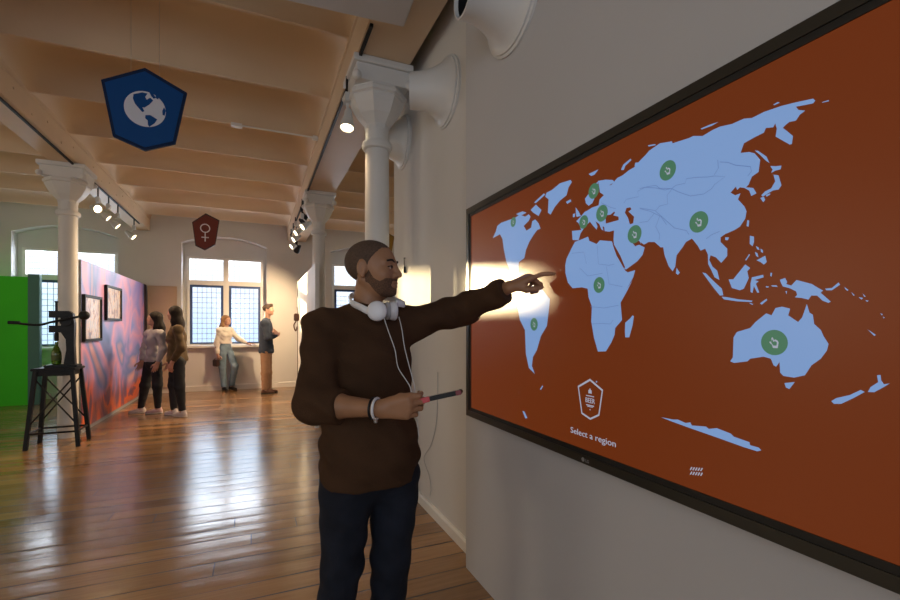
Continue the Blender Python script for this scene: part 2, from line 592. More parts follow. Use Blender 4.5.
for r0, r1 in zip(grid, grid[1:]):
    for i in range(len(xs) - 1):
        bm.faces.new((r0[i], r1[i], r1[i + 1], r0[i + 1]))
geo = bmesh.ops.extrude_face_region(bm, geom=bm.faces[:])
for v in geo['geom']:
    if isinstance(v, bmesh.types.BMVert):
        v.co.z = 4.2
o = struct(obj('ceiling', bm, MT['ceil'])); auto_smooth(o, 50)

def beam(name, xa, xb, track_x):
    b = bmesh.new()
    box(b, xa, xb, YN, YB, 3.35, 3.62)
    box(b, xa - 0.012, xb + 0.012, YN, YB, 3.585, 3.70)
    return struct(obj(name, b, MT['beam'], bevel=0.006))
beam('trim_1', 0.68, 1.08, 0.64)
beam('trim_2', -2.26, -1.98, -1.9)
# rivet heads on the side of the left beam
bm = bmesh.new()
for i in range(26):
    lathe(bm, [(0.014, 0), (0.012, 0.006), (0.005, 0.009)], 8, align((-1.98, 2.0 + i * 0.36, 3.50 if i % 2 else 3.42), (1, 0, 0)))
o = obj('rivet_heads', bm, MT['beam'], bpy.data.objects['trim_2'], smooth=True)

# far wall: thick outer face with three arched recesses, windows set back in them
bm = bmesh.new()
NW = 0.83
edges = [XL] + [v for w in WINX for v in (w - NW, w + NW)] + [XR]
for i in range(0, len(edges), 2):
    box(bm, edges[i], edges[i + 1], YB, YB2, 0, 3.95)
for w in WINX:
    box(bm, w - NW, w + NW, YB, YB2, 0, 0.93)
    pts = []
    for i in range(13):
        t = -1 + 2 * i / 12
        pts.append((w + NW * t, YB, 3.16 + 0.17 * (1 - t * t)))
    for a, b in zip(pts, pts[1:]):
        prism(bm, [a, b, (b[0], YB, 3.95), (a[0], YB, 3.95)], (0, YB2 - YB, 0))
ww = 0.76
e2 = [XL] + [v for w in WINX for v in (w - ww, w + ww)] + [XR]
for i in range(0, len(e2), 2):
    box(bm, e2[i], e2[i + 1], YB2, YB2 + .1, 0, 3.95)
for w in WINX:
    box(bm, w - ww, w + ww, YB2, YB2 + .1, 0, 0.95)
    box(bm, w - ww, w + ww, YB2, YB2 + .1, 2.90, 3.95)
struct(obj('wall_back', bm, MT['wall']))

def window(i, w):
    bm = bmesh.new()
    y0, y1 = YB2 - 0.03, YB2 + 0.06
    z0, zt, z1 = 0.95, 2.34, 2.90
    for xa, xb in ((w - ww, w - ww + .055), (w + ww - .055, w + ww), (w - .055, w + .055)):
        box(bm, xa, xb, y0, y1, z0, z1)
    for za, zb in ((z0, z0 + .05), (zt - .05, zt + .05), (z1 - .05, z1)):
        box(bm, w - ww, w + ww, y0 + .002, y1 - .002, za, zb)
    root = struct(obj('window_%d' % i, bm, MT['wframe'], bevel=0.004))
    bm = bmesh.new()
    box(bm, w - NW, w + NW, YB - 0.10, YB2 - 0.03, 0.925, 0.975)
    obj('window_sill', bm, MT['wframe'], root, bevel=0.006)
    for s in (-1, 1):
        xa, xb = (w - ww + .055, w - .055) if s < 0 else (w + .055, w + ww - .055)
        # blue casement round the lower light
        bm = bmesh.new(); t = 0.05
        ya, yb = y0 + .01, y0 + .055
        za, zb = z0 + .05, zt - .05
        box(bm, xa, xa + t, ya, yb, za, zb); box(bm, xb - t, xb, ya, yb, za, zb)
        box(bm, xa + t, xb - t, ya, yb, zb - t, zb); box(bm, xa + t, xb - t, ya, yb, za, za + t * .7)
        cs = obj('casement', bm, MT['bframe'], root)
        bm = bmesh.new(); box(bm, xa + t, xb - t, ya + .018, ya + .022, za + t * .7, zb - t)
        obj('pane', bm, MT['glass'], cs)
        bm = bmesh.new()
        n, m = 6, 11
        for j in range(1, n):
            x = xa + t + (xb - xa - 2 * t) * j / n
            box(bm, x - .0045, x + .0045, ya + .012, ya + .028, za, zb - t)
        for j in range(1, m):
            z = za + (zb - za - t) * j / m
            box(bm, xa + t, xb - t, ya + .012, ya + .028, z - .0045, z + .0045)
        obj('leading', bm, MT['lead'], cs)
        za, zb = zt + .05, z1 - .05
        bm = bmesh.new(); box(bm, xa, xb, ya + .018, ya + .022, za, zb)
        up = obj('pane', bm, MT['glass'], root)
        bm = bmesh.new()
        for j in range(1, n):
            x = xa + (xb - xa) * j / n
            box(bm, x - .0016, x + .0016, ya + .014, ya + .026, za, zb)
        for j in range(1, 4):
            z = za + (zb - za) * j / 4
            box(bm, xa, xb, ya + .014, ya + .026, z - .0016, z + .0016)
        obj('leading', bm, MT['lead'], up)
for i, w in enumerate(WINX):
    window(i + 1, w)

bm = bmesh.new(); box(bm, XW, XW + .18, YN, YEND, 0, 3.95)
struct(obj('wall_right', bm, MT['wall']))
bm = bmesh.new(); box(bm, XPAN, XW - .001, YN, YPAN, 0, 3.6)
struct(obj('wall_screen_side', bm, MT['panel']))
bm = bmesh.new(); box(bm, XR, XR + .2, YN, YB2, 0, 3.95)
struct(obj('wall_far_right', bm, MT['wall']))
bm = bmesh.new(); box(bm, XW + .18, XR, YN, YN + .1, 0, 3.95); box(bm, XL - .2, XW + .18, YN - .1, YN, 0, 3.95)
struct(obj('wall_front', bm, MT['wall']))
bm = bmesh.new(); box(bm, XL - .2, XL, YN, YB2, 0, 3.95)
struct(obj('wall_left', bm, MT['wall']))
bm = bmesh.new()
prism(bm, [(XW, YPAN + .002, 0), (XW - .022, YPAN + .002, 0), (XW - .022, YPAN + .002, .062), (XW - .012, YPAN + .002, .075), (XW, YPAN + .002, .075)], (0, YEND - YPAN + .02, 0))
struct(obj('baseboard_right', bm, MT['wframe']))
bm = bmesh.new()
prism(bm, [(XL, YB, 0), (XL, YB - .02, 0), (XL, YB - .02, .10), (XL, YB - .01, .12), (XL, YB, .12)], (XR - XL, 0, 0))
struct(obj('baseboard_back', bm, MT['wall']))

# ------------------------------------------------------------------ columns
def column(name, label, x, y, r):
    t = thing(name, label, 'column', (x, y, 0), None)
    T = Matrix.Translation((x, y, 0))
    k = r / 0.095
    b = bmesh.new(); lathe(b, [(r * 1.02, 0), (r * 1.0, 0.3), (r * .94, 2.70), (r * .94, 2.98)], 32, T)
    obj('shaft', b, MT['colpaint'], t, smooth=True)
    b = bmesh.new(); lathe(b, [(r * .95, 2.74), (r * 1.14, 2.75), (r * 1.22, 2.775), (r * 1.14, 2.80), (r * .95, 2.81)], 32, T)
    obj('neck_ring', b, MT['colpaint'], t, smooth=True)
    b = bmesh.new()
    lathe(b, [(r * .98, 2.90), (r * 1.02, 2.93), (r * 1.2, 2.95), (r * 1.6, 2.995), (r * 1.98, 3.06), (r * 2.18, 3.105), (r * 2.18, 3.12), (r * 2.36, 3.13), (r * 2.36, 3.155), (r * 2.2, 3.17), (r * 2.2, 3.18)], 8, T, math.pi / 8)
    obj('capital', b, MT['colpaint'], t)
    b = bmesh.new()
    s = r * 2.05
    box(b, x - s, x + s, y - s, y + s, 3.18, 3.30)
    box(b, x - s * 1.12, x + s * 1.12, y - s * 1.12, y + s * 1.12, 3.30, 3.349)
    for sx in (-1, 1):           # corner scrolls
        for sy in (-1, 1):
            lathe(b, [(0.012, -0.03), (0.03, -0.022), (0.035, 0), (0.03, 0.022), (0.012, 0.03)], 12, align((x + sx * s, y + sy * s, 3.20), (sx, -sy, 0)))
    obj('abacus', b, MT['colpaint'], t, bevel=0.004)
    return t
column('iron_column', 'white round column nearest the camera, rising behind the man\'s head', 0.88, 3.47, 0.098)
column('iron_column', 'white round column beside the bright white panel, left of the man\'s head', 0.88, 6.98, 0.096)
column('iron_column', 'white round column behind the black stool at the end of the mural', -2.135, 7.03, 0.103)

V3 = Vector
# ------------------------------------------------------------------ trumpet-shaped wall mouths
def trumpet(label, x, y, z, tilt=.34):
    t = thing('wall_trumpet', label, 'wall fitting', (x, y, z), 'white trumpet-shaped fittings on the right wall')
    b = bmesh.new()
    L = 0.25
    axis = V3((-.94, tilt, 0)).normalized()
    base = V3((-1, 0, 0))
    n = 32
    def ring(bm_, r, zz):
        s = max(0, min(1, zz / L))
        d = base.lerp(axis, min(1, s * 1.5)).normalized()
        e = V3((0, 0, 1)); q = d.cross(e).normalized()
        c = V3((x, y, z)) + base * min(zz, .03) + axis * max(0, zz - .03)
        return [bm_.verts.new(c + (q * math.cos(k * 2 * math.pi / n) + e * math.sin(k * 2 * math.pi / n)) * r) for k in range(n)]
    def skin(bm_, prof_):
        rings = [ring(bm_, r, zz) for r, zz in prof_]
        for a, c in zip(rings, rings[1:]):
            for k in range(n):
                bm_.faces.new((a[k], a[(k + 1) % n], c[(k + 1) % n], c[k]))
        return rings
    pr = [(0.230, 0.0), (0.230, 0.010), (0.217, 0.014), (0.217, 0.022), (0.198, 0.03)]
    for i in range(1, 11):
        s = i / 10
        pr.append((0.116 + 0.082 * (1 - s) ** 2.6, 0.03 + s * (L - 0.03)))
    rings = skin(b, pr + [(0.107, L + .001), (0.105, L - .02)])
    b.faces.new(rings[0][::-1])
    obj('flared_body', b, MT['colpaint'], t, smooth=True)
    b = bmesh.new()
    rings = skin(b, [(0.105, L - .018), (0.103, L - .10), (0.101, L - .16)])
    b.faces.new(rings[-1])
    obj('dark_mouth', b, MT['black'], t, smooth=True)
    return t
trumpet('white trumpet-shaped wall fitting cut off by the top edge above the screen', XPAN, 1.80, 2.865, .06)
trumpet('white trumpet-shaped wall fitting, the middle one, beside the column capital', XW, 2.79, 2.94)
trumpet('white trumpet-shaped wall fitting half hidden behind the near column', XW, 3.76, 2.97)

# flat white board hung beneath the near end of the right beam
bm = bmesh.new()
T = Matrix.Translation((0.875, 2.76, 3.28)) @ Matrix.Rotation(math.radians(-4), 4, 'Z')
box(bm, -1.35, 0, -2.4, 0, 0, 0.045, T)
o = obj('ceiling_board', bm, MT['panel'], bevel=0.006)
tag(o, 'flat white board fixed overhead at the top edge of the picture', 'board')

bm = bmesh.new(); tube(bm, [(-.17, 5.47, 3.585), (.655, 5.47, 3.585)], .010, 8); box(bm, -.24, -.13, 5.44, 5.50, 3.562, 3.598); box(bm, .62, .678, 5.44, 5.50, 3.562, 3.598)
o = obj('ceiling_conduit', bm, MT['wframe'], smooth=True)
tag(o, 'thin white conduit running across the ceiling right of the blue sign', 'conduit')
# ------------------------------------------------------------------ partitions with mural, frames, green screen
def mural_mat():
    m = bpy.data.materials.new('mural_paint')
    m.use_nodes = True
    t = m.node_tree
    b = t.nodes['Principled BSDF']
    b.inputs['Roughness'].default_value = 0.45
    tc = _n(t, 'ShaderNodeTexCoord')
    mp = _n(t, 'ShaderNodeMapping'); mp.inputs['Scale'].default_value = (1, 0.62, 0.55); mp.inputs['Rotation'].default_value = (0.5, 0, 0)
    t.links.new(tc.outputs['Object'], mp.inputs[0])
    n1 = _n(t, 'ShaderNodeTexNoise'); n1.inputs['Scale'].default_value = 1.7; n1.inputs['Detail'].default_value = 2; n1.inputs['Distortion'].default_value = .9
    t.links.new(mp.outputs[0], n1.inputs[0])
    r1 = _n(t, 'ShaderNodeValToRGB')   # upper part: violet, rose, slate blue
    cols = [(0.30, (0.06, 0.13, 0.40)), (0.42, (0.20, 0.24, 0.60)), (0.50, (0.62, 0.28, 0.45)), (0.57, (0.32, 0.24, 0.56)), (0.64, (0.10, 0.18, 0.48)), (0.75, (0.66, 0.32, 0.34))]
    e = r1.color_ramp.elements
    while len(e) < len(cols): e.new(0.5)
    for el, (p, c) in zip(e, cols): el.position = p; el.color = (*c, 1)
    t.links.new(n1.outputs[0], r1.inputs[0])
    r2 = _n(t, 'ShaderNodeValToRGB')   # lower part: orange-red folds with dark hollows
    cols = [(0.32, (0.012, 0.014, 0.05)), (0.43, (0.16, 0.06, 0.11)), (0.49, (0.52, 0.12, 0.07)), (0.56, (0.72, 0.12, 0.02)), (0.60, (0.24, 0.07, 0.12)), (0.72, (0.05, 0.07, 0.18))]
    e = r2.color_ramp.elements
    while len(e) < len(cols): e.new(0.5)
    for el, (p, c) in zip(e, cols): el.position = p; el.color = (*c, 1)
    n2 = _n(t, 'ShaderNodeTexNoise'); n2.inputs['Scale'].default_value = 2.0; n2.inputs['Detail'].default_value = 3; n2.inputs['Distortion'].default_value = 1.2
    t.links.new(mp.outputs[0], n2.inputs[0])
    t.links.new(n2.outputs[0], r2.inputs[0])
    sp = _n(t, 'ShaderNodeSeparateXYZ'); t.links.new(tc.outputs['Object'], sp.inputs[0])
    ad = _n(t, 'ShaderNodeMath', operation='ADD'); t.links.new(sp.outputs['Z'], ad.inputs[0])
    mu = _n(t, 'ShaderNodeMath', operation='MULTIPLY'); t.links.new(n1.outputs[0], mu.inputs[0]); mu.inputs[1].default_value = 1.4
    t.links.new(mu.outputs[0], ad.inputs[1])
    mr = _n(t, 'ShaderNodeMapRange'); mr.inputs[1].default_value = 1.12; mr.inputs[2].default_value = 1.42
    t.links.new(ad.outputs[0], mr.inputs[0])
    mx = _n(t, 'ShaderNodeMix', data_type='RGBA')
    t.links.new(mr.outputs[0], mx.inputs[0]); t.links.new(r2.outputs[0], mx.inputs[6]); t.links.new(r1.outputs[0], mx.inputs[7])
    t.links.new(mx.outputs[2], b.inputs['Base Color'])
    return m
XM = -2.04
t = thing('mural_partition', 'violet and orange painted partition wall behind the two young women', 'partition', (XM, 9, 0))
bm = bmesh.new(); box(bm, XM - .09, XM - .004, 7.16, 10.90, 0, 2.23)
obj('partition_board', bm, mat('grey_partition_paint', (0.30, 0.32, 0.36), 0.6), t)
bm = bmesh.new(); box(bm, XM - .004, XM, 7.16, 10.72, 0.05, 2.23)
obj('mural_face', bm, mural_mat(), t)
bm = bmesh.new(); box(bm, XM - .004, XM + .006, 10.72, 10.90, 0.05, 2.23)
obj('edge_strip', bm, mat('dark_purple_trim', (0.035, 0.018, 0.035), 0.5), t)

def picture_mat(seed):
    m = bpy.data.materials.new('small_painting')
    m.use_nodes = True
    tt = m.node_tree; b = tt.nodes['Principled BSDF']
    tc = _n(tt, 'ShaderNodeTexCoord'); n = _n(tt, 'ShaderNodeTexNoise')
    mp = _n(tt, 'ShaderNodeMapping'); mp.inputs['Location'].default_value = (seed, seed, 0); mp.inputs['Scale'].default_value = (1, 1, .6)
    n.inputs['Scale'].default_value = 13; n.inputs['Detail'].default_value = 4; n.inputs['Distortion'].default_value = .3
    tt.links.new(tc.outputs['Object'], mp.inputs[0]); tt.links.new(mp.outputs[0], n.inputs[0])
    r = _n(tt, 'ShaderNodeValToRGB')
    e = r.color_ramp.elements
    cols = [(0.36, (0.12, 0.10, 0.12)), (0.44, (0.40, 0.22, 0.12)), (0.50, (0.60, 0.48, 0.32)), (0.58, (0.36, 0.37, 0.40)), (0.66, (0.72, 0.42, 0.20))]
    while len(e) < len(cols): e.new(0.5)
    for el, (p, c) in zip(e, cols): el.position = p; el.color = (*c, 1)
    tt.links.new(n.outputs[0], r.inputs[0]); tt.links.new(r.outputs[0], b.inputs['Base Color'])
    b.inputs['Roughness'].default_value = .3
    return m
def framed(label, pa, pb, seed):
    a = on_x(*pa, XM + .03); b_ = on_x(*pb, XM + .03)
    y0, y1, z0, z1 = min(a.y, b_.y), max(a.y, b_.y), b_.z, a.z
    t = thing('framed_picture', label, 'picture', (XM, (y0 + y1) / 2, z0), 'framed pictures on the mural wall')
    w = 0.035
    bm = bmesh.new()
    box(bm, XM + .002, XM + .04, y0, y0 + w, z0, z1); box(bm, XM + .002, XM + .04, y1 - w, y1, z0, z1)
    box(bm, XM + .002, XM + .04, y0 + w, y1 - w, z0, z0 + w); box(bm, XM + .002, XM + .04, y0 + w, y1 - w, z1 - w, z1)
    obj('frame', bm, MT['black'], t, bevel=.003)
    bm = bmesh.new(); box(bm, XM + .002, XM + .02, y0 + w, y1 - w, z0 + w, z1 - w)
    obj('painting', bm, picture_mat(seed), t)
framed('lower left framed picture on the mural, beside the ball weight of the corking machine', (84.4, 294.0), (101.8, 340.5), 1.3)
framed('upper right framed picture on the mural, the one farther from the stool', (106.6, 284.5), (121.6, 321), 5.1)

t = thing('green_screen', 'bright green panel at the left edge of the picture', 'partition', (-4.8, 10.2, 0))
bm = bmesh.new(); box(bm, -6.4, -3.66, 10.2, 10.26, 0.0, 2.25)
obj('green_face', bm, mat('chroma_green_paint', (0.05, 0.66, 0.012), 0.7, var=.05, vscale=1.5), t)
bm = bmesh.new(); box(bm, -3.66, -3.50, 10.19, 10.30, 0.0, 2.30)
obj('end_post', bm, mat('teal_grey_paint', (0.07, 0.20, 0.16), 0.6), t, bevel=.005)

bm = bmesh.new(); box(bm, 0.745, 0.80, 6.3, 8.95, 0, 2.23)
o = obj('partition_board', bm, mat('white_board', (0.78, 0.77, 0.74), 0.6, var=.06, vscale=3), bevel=.004)
tag(o, 'bright white sunlit partition board standing behind the man\'s shoulder', 'partition')
bm = bmesh.new(); box(bm, 0.735, 0.81, 8.95, 8.975, 0, 2.24)
obj('dark_edge', bm, mat('dark_brown_edge', (0.06, 0.03, 0.02), 0.5), o)
a = on_y(301, 320, 8.7)
t = thing('wall_box', 'small brown box fixed on the end of the white partition board', 'wall box', (0.74, 8.8, a.z), None)
bm = bmesh.new(); box(bm, 0.66, 0.744, 8.72, 8.84, a.z - .02, a.z + .12)
obj('box_body', bm, MT['leather'], t, bevel=.012)
bm = bmesh.new(); tube(bm, bez([(0.70, 8.78, a.z - .02), (0.66, 8.78, a.z - .10), (0.69, 8.78, a.z - .2), (0.72, 8.78, a.z - .12)]), 0.012, 8)
obj('loop', bm, MT['leather'], t, smooth=True)
for xa, xb, lab in ((-2.02, -1.50, 'low tan board against the far wall between mural and window'),):
    bm = bmesh.new(); box(bm, xa, xb, YB - .05, YB - .022, 0.121, 2.22)
    o = obj('tan_board', bm, mat('tan_board_paint', (0.50, 0.38, 0.27), .7, var=.05, vscale=2), bevel=.004)
    tag(o, lab, 'board')

# ------------------------------------------------------------------ hanging shield signs
def shield(label, cat, px, Y, face, rim, name='hanging_sign'):
    pts = [on_y(x, y, Y) for x, y in px]
    c = sum(pts, Vector()) / len(pts)
    t = thing(name, label, cat, (c.x, Y, c.z), 'shield-shaped signs hanging from the ceiling')
    bm = bmesh.new(); prism(bm, pts, (0, .022, 0))
    obj('board', bm, rim, t, bevel=.002)
    inn = [c + (p - c) * 0.915 for p in pts]
    bm = bmesh.new(); prism(bm, [(p.x, Y - .002, p.z) for p in inn], (0, .002, 0))
    obj('printed_face', bm, face, t)
    top = max(p.z for p in pts)
    bm = bmesh.new()
    for dx in (-.09, .09):
        tube(bm, [(c.x + dx, Y + .012, top - .06), (c.x + dx, Y + .012, 3.84)], .0016, 6)
    obj('hanging_wires', bm, MT['steel'], t)
    return t, c
blue_px = [(100.8, 79.5), (145, 67.6), (187, 92.6), (175.3, 143.8), (145, 150.8), (112.7, 136.3)]
t, c = shield('blue hanging shield sign with a white globe', 'sign', blue_px, 4.0, mat('blue_print', (0.003, 0.060, 0.23), .6, spec=.2), mat('navy_edge', (0.004, 0.018, 0.065), .6, spec=.2))
YS = 4.0
white_print = mat('white_print', (0.62, 0.64, 0.72), .5)
blue_print = bpy.data.materials['blue_print']
def cropb(x, y): return on_y(90 + x / 5.72, 55 + y / 5.72, YS)
def flat(name, pts, dy, m, parent):
    bm = bmesh.new(); prism(bm, [(p.x, YS - dy, p.z) for p in pts], (0, .001, 0))
    return obj(name, bm, m, parent)
gc = cropb(316, 310); rx = (cropb(436, 330) - cropb(196, 298)).x / 2; 
rz = (cropb(330, 208) - cropb(330, 412)).z / 2
flat('globe_disc', [Vector((gc.x + rx * math.cos(a * math.pi / 20), 0, gc.z + rx * math.sin(a * math.pi / 20))) for a in range(40)], .0034, white_print, t)
# generic landmasses of the globe
for pts in ([(250, 225), (300, 215), (330, 222), (316, 240), (325, 258), (345, 245), (362, 262), (340, 285), (312, 302), (300, 300), (312, 322), (300, 328), (275, 300), (258, 280), (246, 250)],
            [(318, 345), (345, 345), (385, 370), (370, 392), (350, 405), (340, 412), (332, 400), (330, 375), (316, 362)],
            [(340, 215), (362, 224), (378, 245), (366, 252), (352, 238)],
            [(378, 228), (398, 240), (388, 256), (376, 246)],
            [(424, 300), (434, 320), (428, 348), (416, 345), (414, 322)]):
    flat('landmass', [cropb(*p) for p in pts], .0046, blue_print, t)

br = [(192, 222), (205.7, 213.2), (219.5, 220.2), (215.4, 244.9), (204.8, 250.4), (195.3, 245.8)]
t, c = shield('dark maroon hanging shield sign with a white female symbol', 'sign', br, 9.5, mat('maroon_print', (0.13, 0.030, 0.022), .6, spec=.2), mat('dark_maroon_edge', (0.04, 0.012, 0.010), .5))
YS = 9.5
bm = bmesh.new()
q = on_y(205.2, 228.3, YS); rr = .075
ring = [(q.x + rr * math.cos(i * math.pi / 12), YS - .004, q.z + rr * math.sin(i * math.pi / 12)) for i in range(25)]
tube(bm, ring, .010, 6)
tube(bm, [(q.x, YS - .004, q.z - rr), (q.x, YS - .004, q.z - rr - .17)], .010, 6)
tube(bm, [(q.x - .06, YS - .004, q.z - rr - .095), (q.x + .06, YS - .004, q.z - rr - .095)], .010, 6)
obj('female_symbol', bm, white_print, t)
yl = [(367, 238), (380.5, 228.5), (394.4, 236.5), (391.5, 254), (380.5, 259.5), (370, 255)]
t, c = shield('ochre hanging shield sign, just its edge showing beside the near column', 'sign', yl, 9.3, mat('ochre_print', (0.30, 0.17, 0.015), .5), mat('ochre_edge', (0.22, 0.12, 0.012), .5))

# small black key hanger and its cord on the right wall end
a = on_x(405.5, 268, XW)
t = thing('wall_hook', 'thin black hook with a small tag on the wall right of the man\'s face', 'hook', (XW, a.y, a.z))
bm = bmesh.new(); tube(bm, [(XW - .012, a.y, a.z + .085), (XW - .012, a.y - .004, a.z)], .004, 6); tube(bm, [(XW, a.y, a.z + .085), (XW - .014, a.y, a.z + .085)], .004, 6)
obj('hook_wire', bm, MT['black'], t)
bm = bmesh.new(); box(bm, XW - .022, XW - .004, a.y - .02, a.y + .02, a.z - .045, a.z + .012)
obj('tag', bm, MT['black'], t, bevel=.004)
# ------------------------------------------------------------------ track spotlights
def track(label, x, y0, y1):
    bm = bmesh.new(); box(bm, x - .011, x + .011, y0, y1, 3.325, 3.349)
    o = obj('lighting_track', bm, MT['black'], bevel=.003)
    return tag(o, label, 'lighting track', 'black lighting tracks')
track('black lighting track along the right beam, by the near column', 0.70, 2.9, 10.2)
track('black lighting track along the left beam above the mural', -2.02, 4.0, 10.2)
lamp_glow = mat('lit_lamp_face', (0.9, 0.85, 0.7), .4, emit=(1.0, 0.80, 0.48), estr=14)
lamp_body = mat('white_lamp_housing', (0.55, 0.55, 0.53), .45)
def spot(label, x, y, zl, aim, watts, body, off=False):
    """Spot on a drop stem below the track; lamp face centre at height zl."""
    d = Vector(aim).normalized()
    t = thing('track_spotlight', label, 'spotlight', (x, y, 3.325), 'spotlights on the lighting tracks')
    face = Vector((x, y, zl))
    back = face - d * 0.15
    bm = bmesh.new(); tube(bm, [(x, y, 3.325), (x, y, back.z + .07)], .009, 8)
    obj('stem', bm, MT['black'], t)
    bm = bmesh.new(); box(bm, x - .022, x + .022, y - .045, y + .045, back.z + .05, back.z + .12)
    tube(bm, [(x, y, back.z + .06), back + d * .03], .012, 8)
    obj('adapter', bm, body, t, bevel=.004)
    bm = bmesh.new(); lathe(bm, [(.022, -.02), (.03, 0), (.035, .05), (.054, .11), (.057, .15), (.050, .152), (.046, .138)], 20, align(back, d))
    h = obj('lamp_housing', bm, body, t, smooth=True)
    bm = bmesh.new(); lathe(bm, [(.046, .137), (.046, .1385)], 20, align(back, d))
    obj('lamp_face', bm, MT['black'] if off else lamp_glow, h)
    if not off and watts:
        ld = bpy.data.lights.new('spot_beam', 'SPOT')
        ld.energy = watts; ld.color = (1.0, 0.69, 0.39)
        ld.spot_size = math.radians(84); ld.spot_blend = 1.0; ld.shadow_soft_size = .04
        lo = bpy.data.objects.new('spot_beam', ld); COL.objects.link(lo)
        lo.rotation_euler = d.to_track_quat('-Z', 'Y').to_euler()
        lo.location = face + d * .01
        lo.parent = t; lo.matrix_parent_inverse = Matrix.Translation(-t.location)
    return t
spot('lit white spotlight on its own beside the near column capital', 0.66, 3.55, 2.92, (-.12, -.25, -1), 30, lamp_body)
spot('dark unlit spotlight topmost of the far right row', 0.70, 7.74, 3.10, (-.5, -.2, -.6), 0, MT['black'], True)
spot('lit spotlight nearest in the far right row, beside the column', 0.66, 7.20, 2.89, (-.85, -.25, -.6), 150, lamp_body)
spot('second lit spotlight of the far right row, counting from the column', 0.66, 8.45, 3.04, (-.85, -.25, -.6), 150, lamp_body)
spot('third lit spotlight of the far right row, counting from the column', 0.66, 8.95, 3.01, (-.85, -.25, -.6), 150, lamp_body)
spot('lowest lit spotlight of the far right row, farthest from the column', 0.66, 9.5, 2.97, (-.85, -.25, -.6), 150, lamp_body)
spot('black spotlight hanging lowest in the far right row, turned to the far wall', 0.74, 9.25, 2.84, (-.75, 1.5, -1.35), 300, MT['black'])
spot('round lit spotlight facing us, nearest to the left column', -2.02, 7.75, 3.02, (.75, -.8, -.35), 10, lamp_body)
spot('second lit spotlight from the left column above the mural', -2.02, 8.25, 3.00, (.95, .1, -.8), 150, lamp_body)
spot('third lit spotlight from the left column above the mural', -2.02, 8.75, 2.98, (.95, .1, -.8), 150, lamp_body)
spot('lit spotlight hanging apart, farthest from the left column', -2.02, 9.8, 3.00, (.85, -.1, -.7), 150, lamp_body)

# ------------------------------------------------------------------ black stool, corking machine, bottle
SX, SY, SZ = -2.09, 6.60, 0.90
t = thing('stool', 'tall black stool with cross-braced legs under the corking machine', 'stool', (SX, SY, 0))
bm = bmesh.new(); box(bm, SX - .20, SX + .20, SY - .17, SY + .17, SZ - .03, SZ)
obj('seat', bm, MT['black'], t, bevel=.006)
bm = bmesh.new(); box(bm, SX - .165, SX + .165, SY - .135, SY + .135, SZ - .09, SZ - .03)
obj('apron', bm, MT['black'], t, bevel=.004)
legt = lambda sx, sy: Vector((SX + sx * .165, SY + sy * .135, SZ - .03))
legb = lambda sx, sy: Vector((SX + sx * .235, SY + sy * .185, 0))
at = lambda sx, sy, f: legb(sx, sy).lerp(legt(sx, sy), f)
for sx in (-1, 1):
    for sy in (-1, 1):
        bm = bmesh.new()
        a, b = legb(sx, sy), legt(sx, sy)
        s = .020
        pa = [a + Vector((i * s, j * s, 0)) for i, j in ((-1, -1), (1, -1), (1, 1), (-1, 1))]
        prism(bm, pa, b - a)
        obj('leg', bm, MT['black'], t, bevel=.003)
for (p, q) in (((-1, -1), (1, -1)), ((-1, 1), (1, 1)), ((-1, -1), (-1, 1)), ((1, -1), (1, 1))):
    bm = bmesh.new(); tube(bm, [at(*p, .20), at(*q, .20)], .011, 8)
    obj('stretcher', bm, MT['black'], t)
for sy in (-1, 1):
    bm = bmesh.new()
    tube(bm, [at(-1, sy, .30), at(1, sy, .90)], .009, 8); tube(bm, [at(1, sy, .30), at(-1, sy, .90)], .009, 8)
    obj('cross_brace', bm, MT['black'], t)

def onS(px, py, y=SY):
    return on_y(px, py, y)
t = thing('corking_machine', 'black cast-iron bottle corking machine with lever and ball weight', 'machine', (SX, SY, SZ))
bx = onS(56.5, 350).x; px_ = onS(70, 340).x
ztop = onS(64, 311).z
bm = bmesh.new(); box(bm, bx - .09, px_ + .09, SY - .09, SY + .09, SZ + .001, SZ + .03)
obj('base_plate', bm, MT['iron'], t, bevel=.006)
bm = bmesh.new()     # C-shaped frame: post curving into a head that holds the spindle
outer = [(px_ + .055, SZ + .03), (px_ + .045, SZ + .25), (px_ + .05, SZ + .50), (px_ + .035, ztop - .03), (px_ + .0, ztop), (bx - .06, ztop), (bx - .06, ztop - .08), (bx + .05, ztop - .08), (bx + .05, ztop - .17), (bx - .06, ztop - .17), (bx - .06, ztop - .25), (bx + .05, ztop - .25), (px_ - .03, ztop - .33), (px_ - .025, SZ + .2), (px_ - .05, SZ + .03)]
prism(bm, [(x, SY - .035, z) for x, z in outer], (0, .07, 0))
obj('frame', bm, MT['iron'], t)
zsp = onS(56, 301).z
bm = bmesh.new()
lathe(bm, [(.016, ztop - .35), (.022, ztop - .34), (.022, ztop - .26), (.013, ztop - .25), (.013, zsp - .02), (.018, zsp - .015), (.018, zsp)], 14, Matrix.Translation((bx, SY, 0)))
obj('spindle', bm, MT['iron'], t, smooth=True)
bm = bmesh.new(); lathe(bm, [(.055, -.05), (.06, -.045), (.06, .045), (.055, .05)], 20, align((bx + .10, SY, ztop - .12), (0, 1, 0)))
obj('gear_wheel', bm, MT['iron'], t, smooth=True)
L0 = onS(12, 322.5); L1 = onS(40, 325); L2 = onS(54, 322); L3 = onS(70, 319); L4 = onS(86, 315.5)
L = [Vector((p.x, SY - .06, p.z)) for p in (L0, L1, L2, L3, L4)]
bm = bmesh.new(); tube(bm, bez(L, 6), .013, 8); tube(bm, [L[0] + Vector((-.01, 0, 0)), L[0] + Vector((.09, 0, -.004))], .020, 10)
obj('lever', bm, MT['iron'], t, smooth=True)
bm = bmesh.new(); bmesh.ops.create_uvsphere(bm, u_segments=18, v_segments=12, radius=.055, matrix=Matrix.Translation(L[4]))
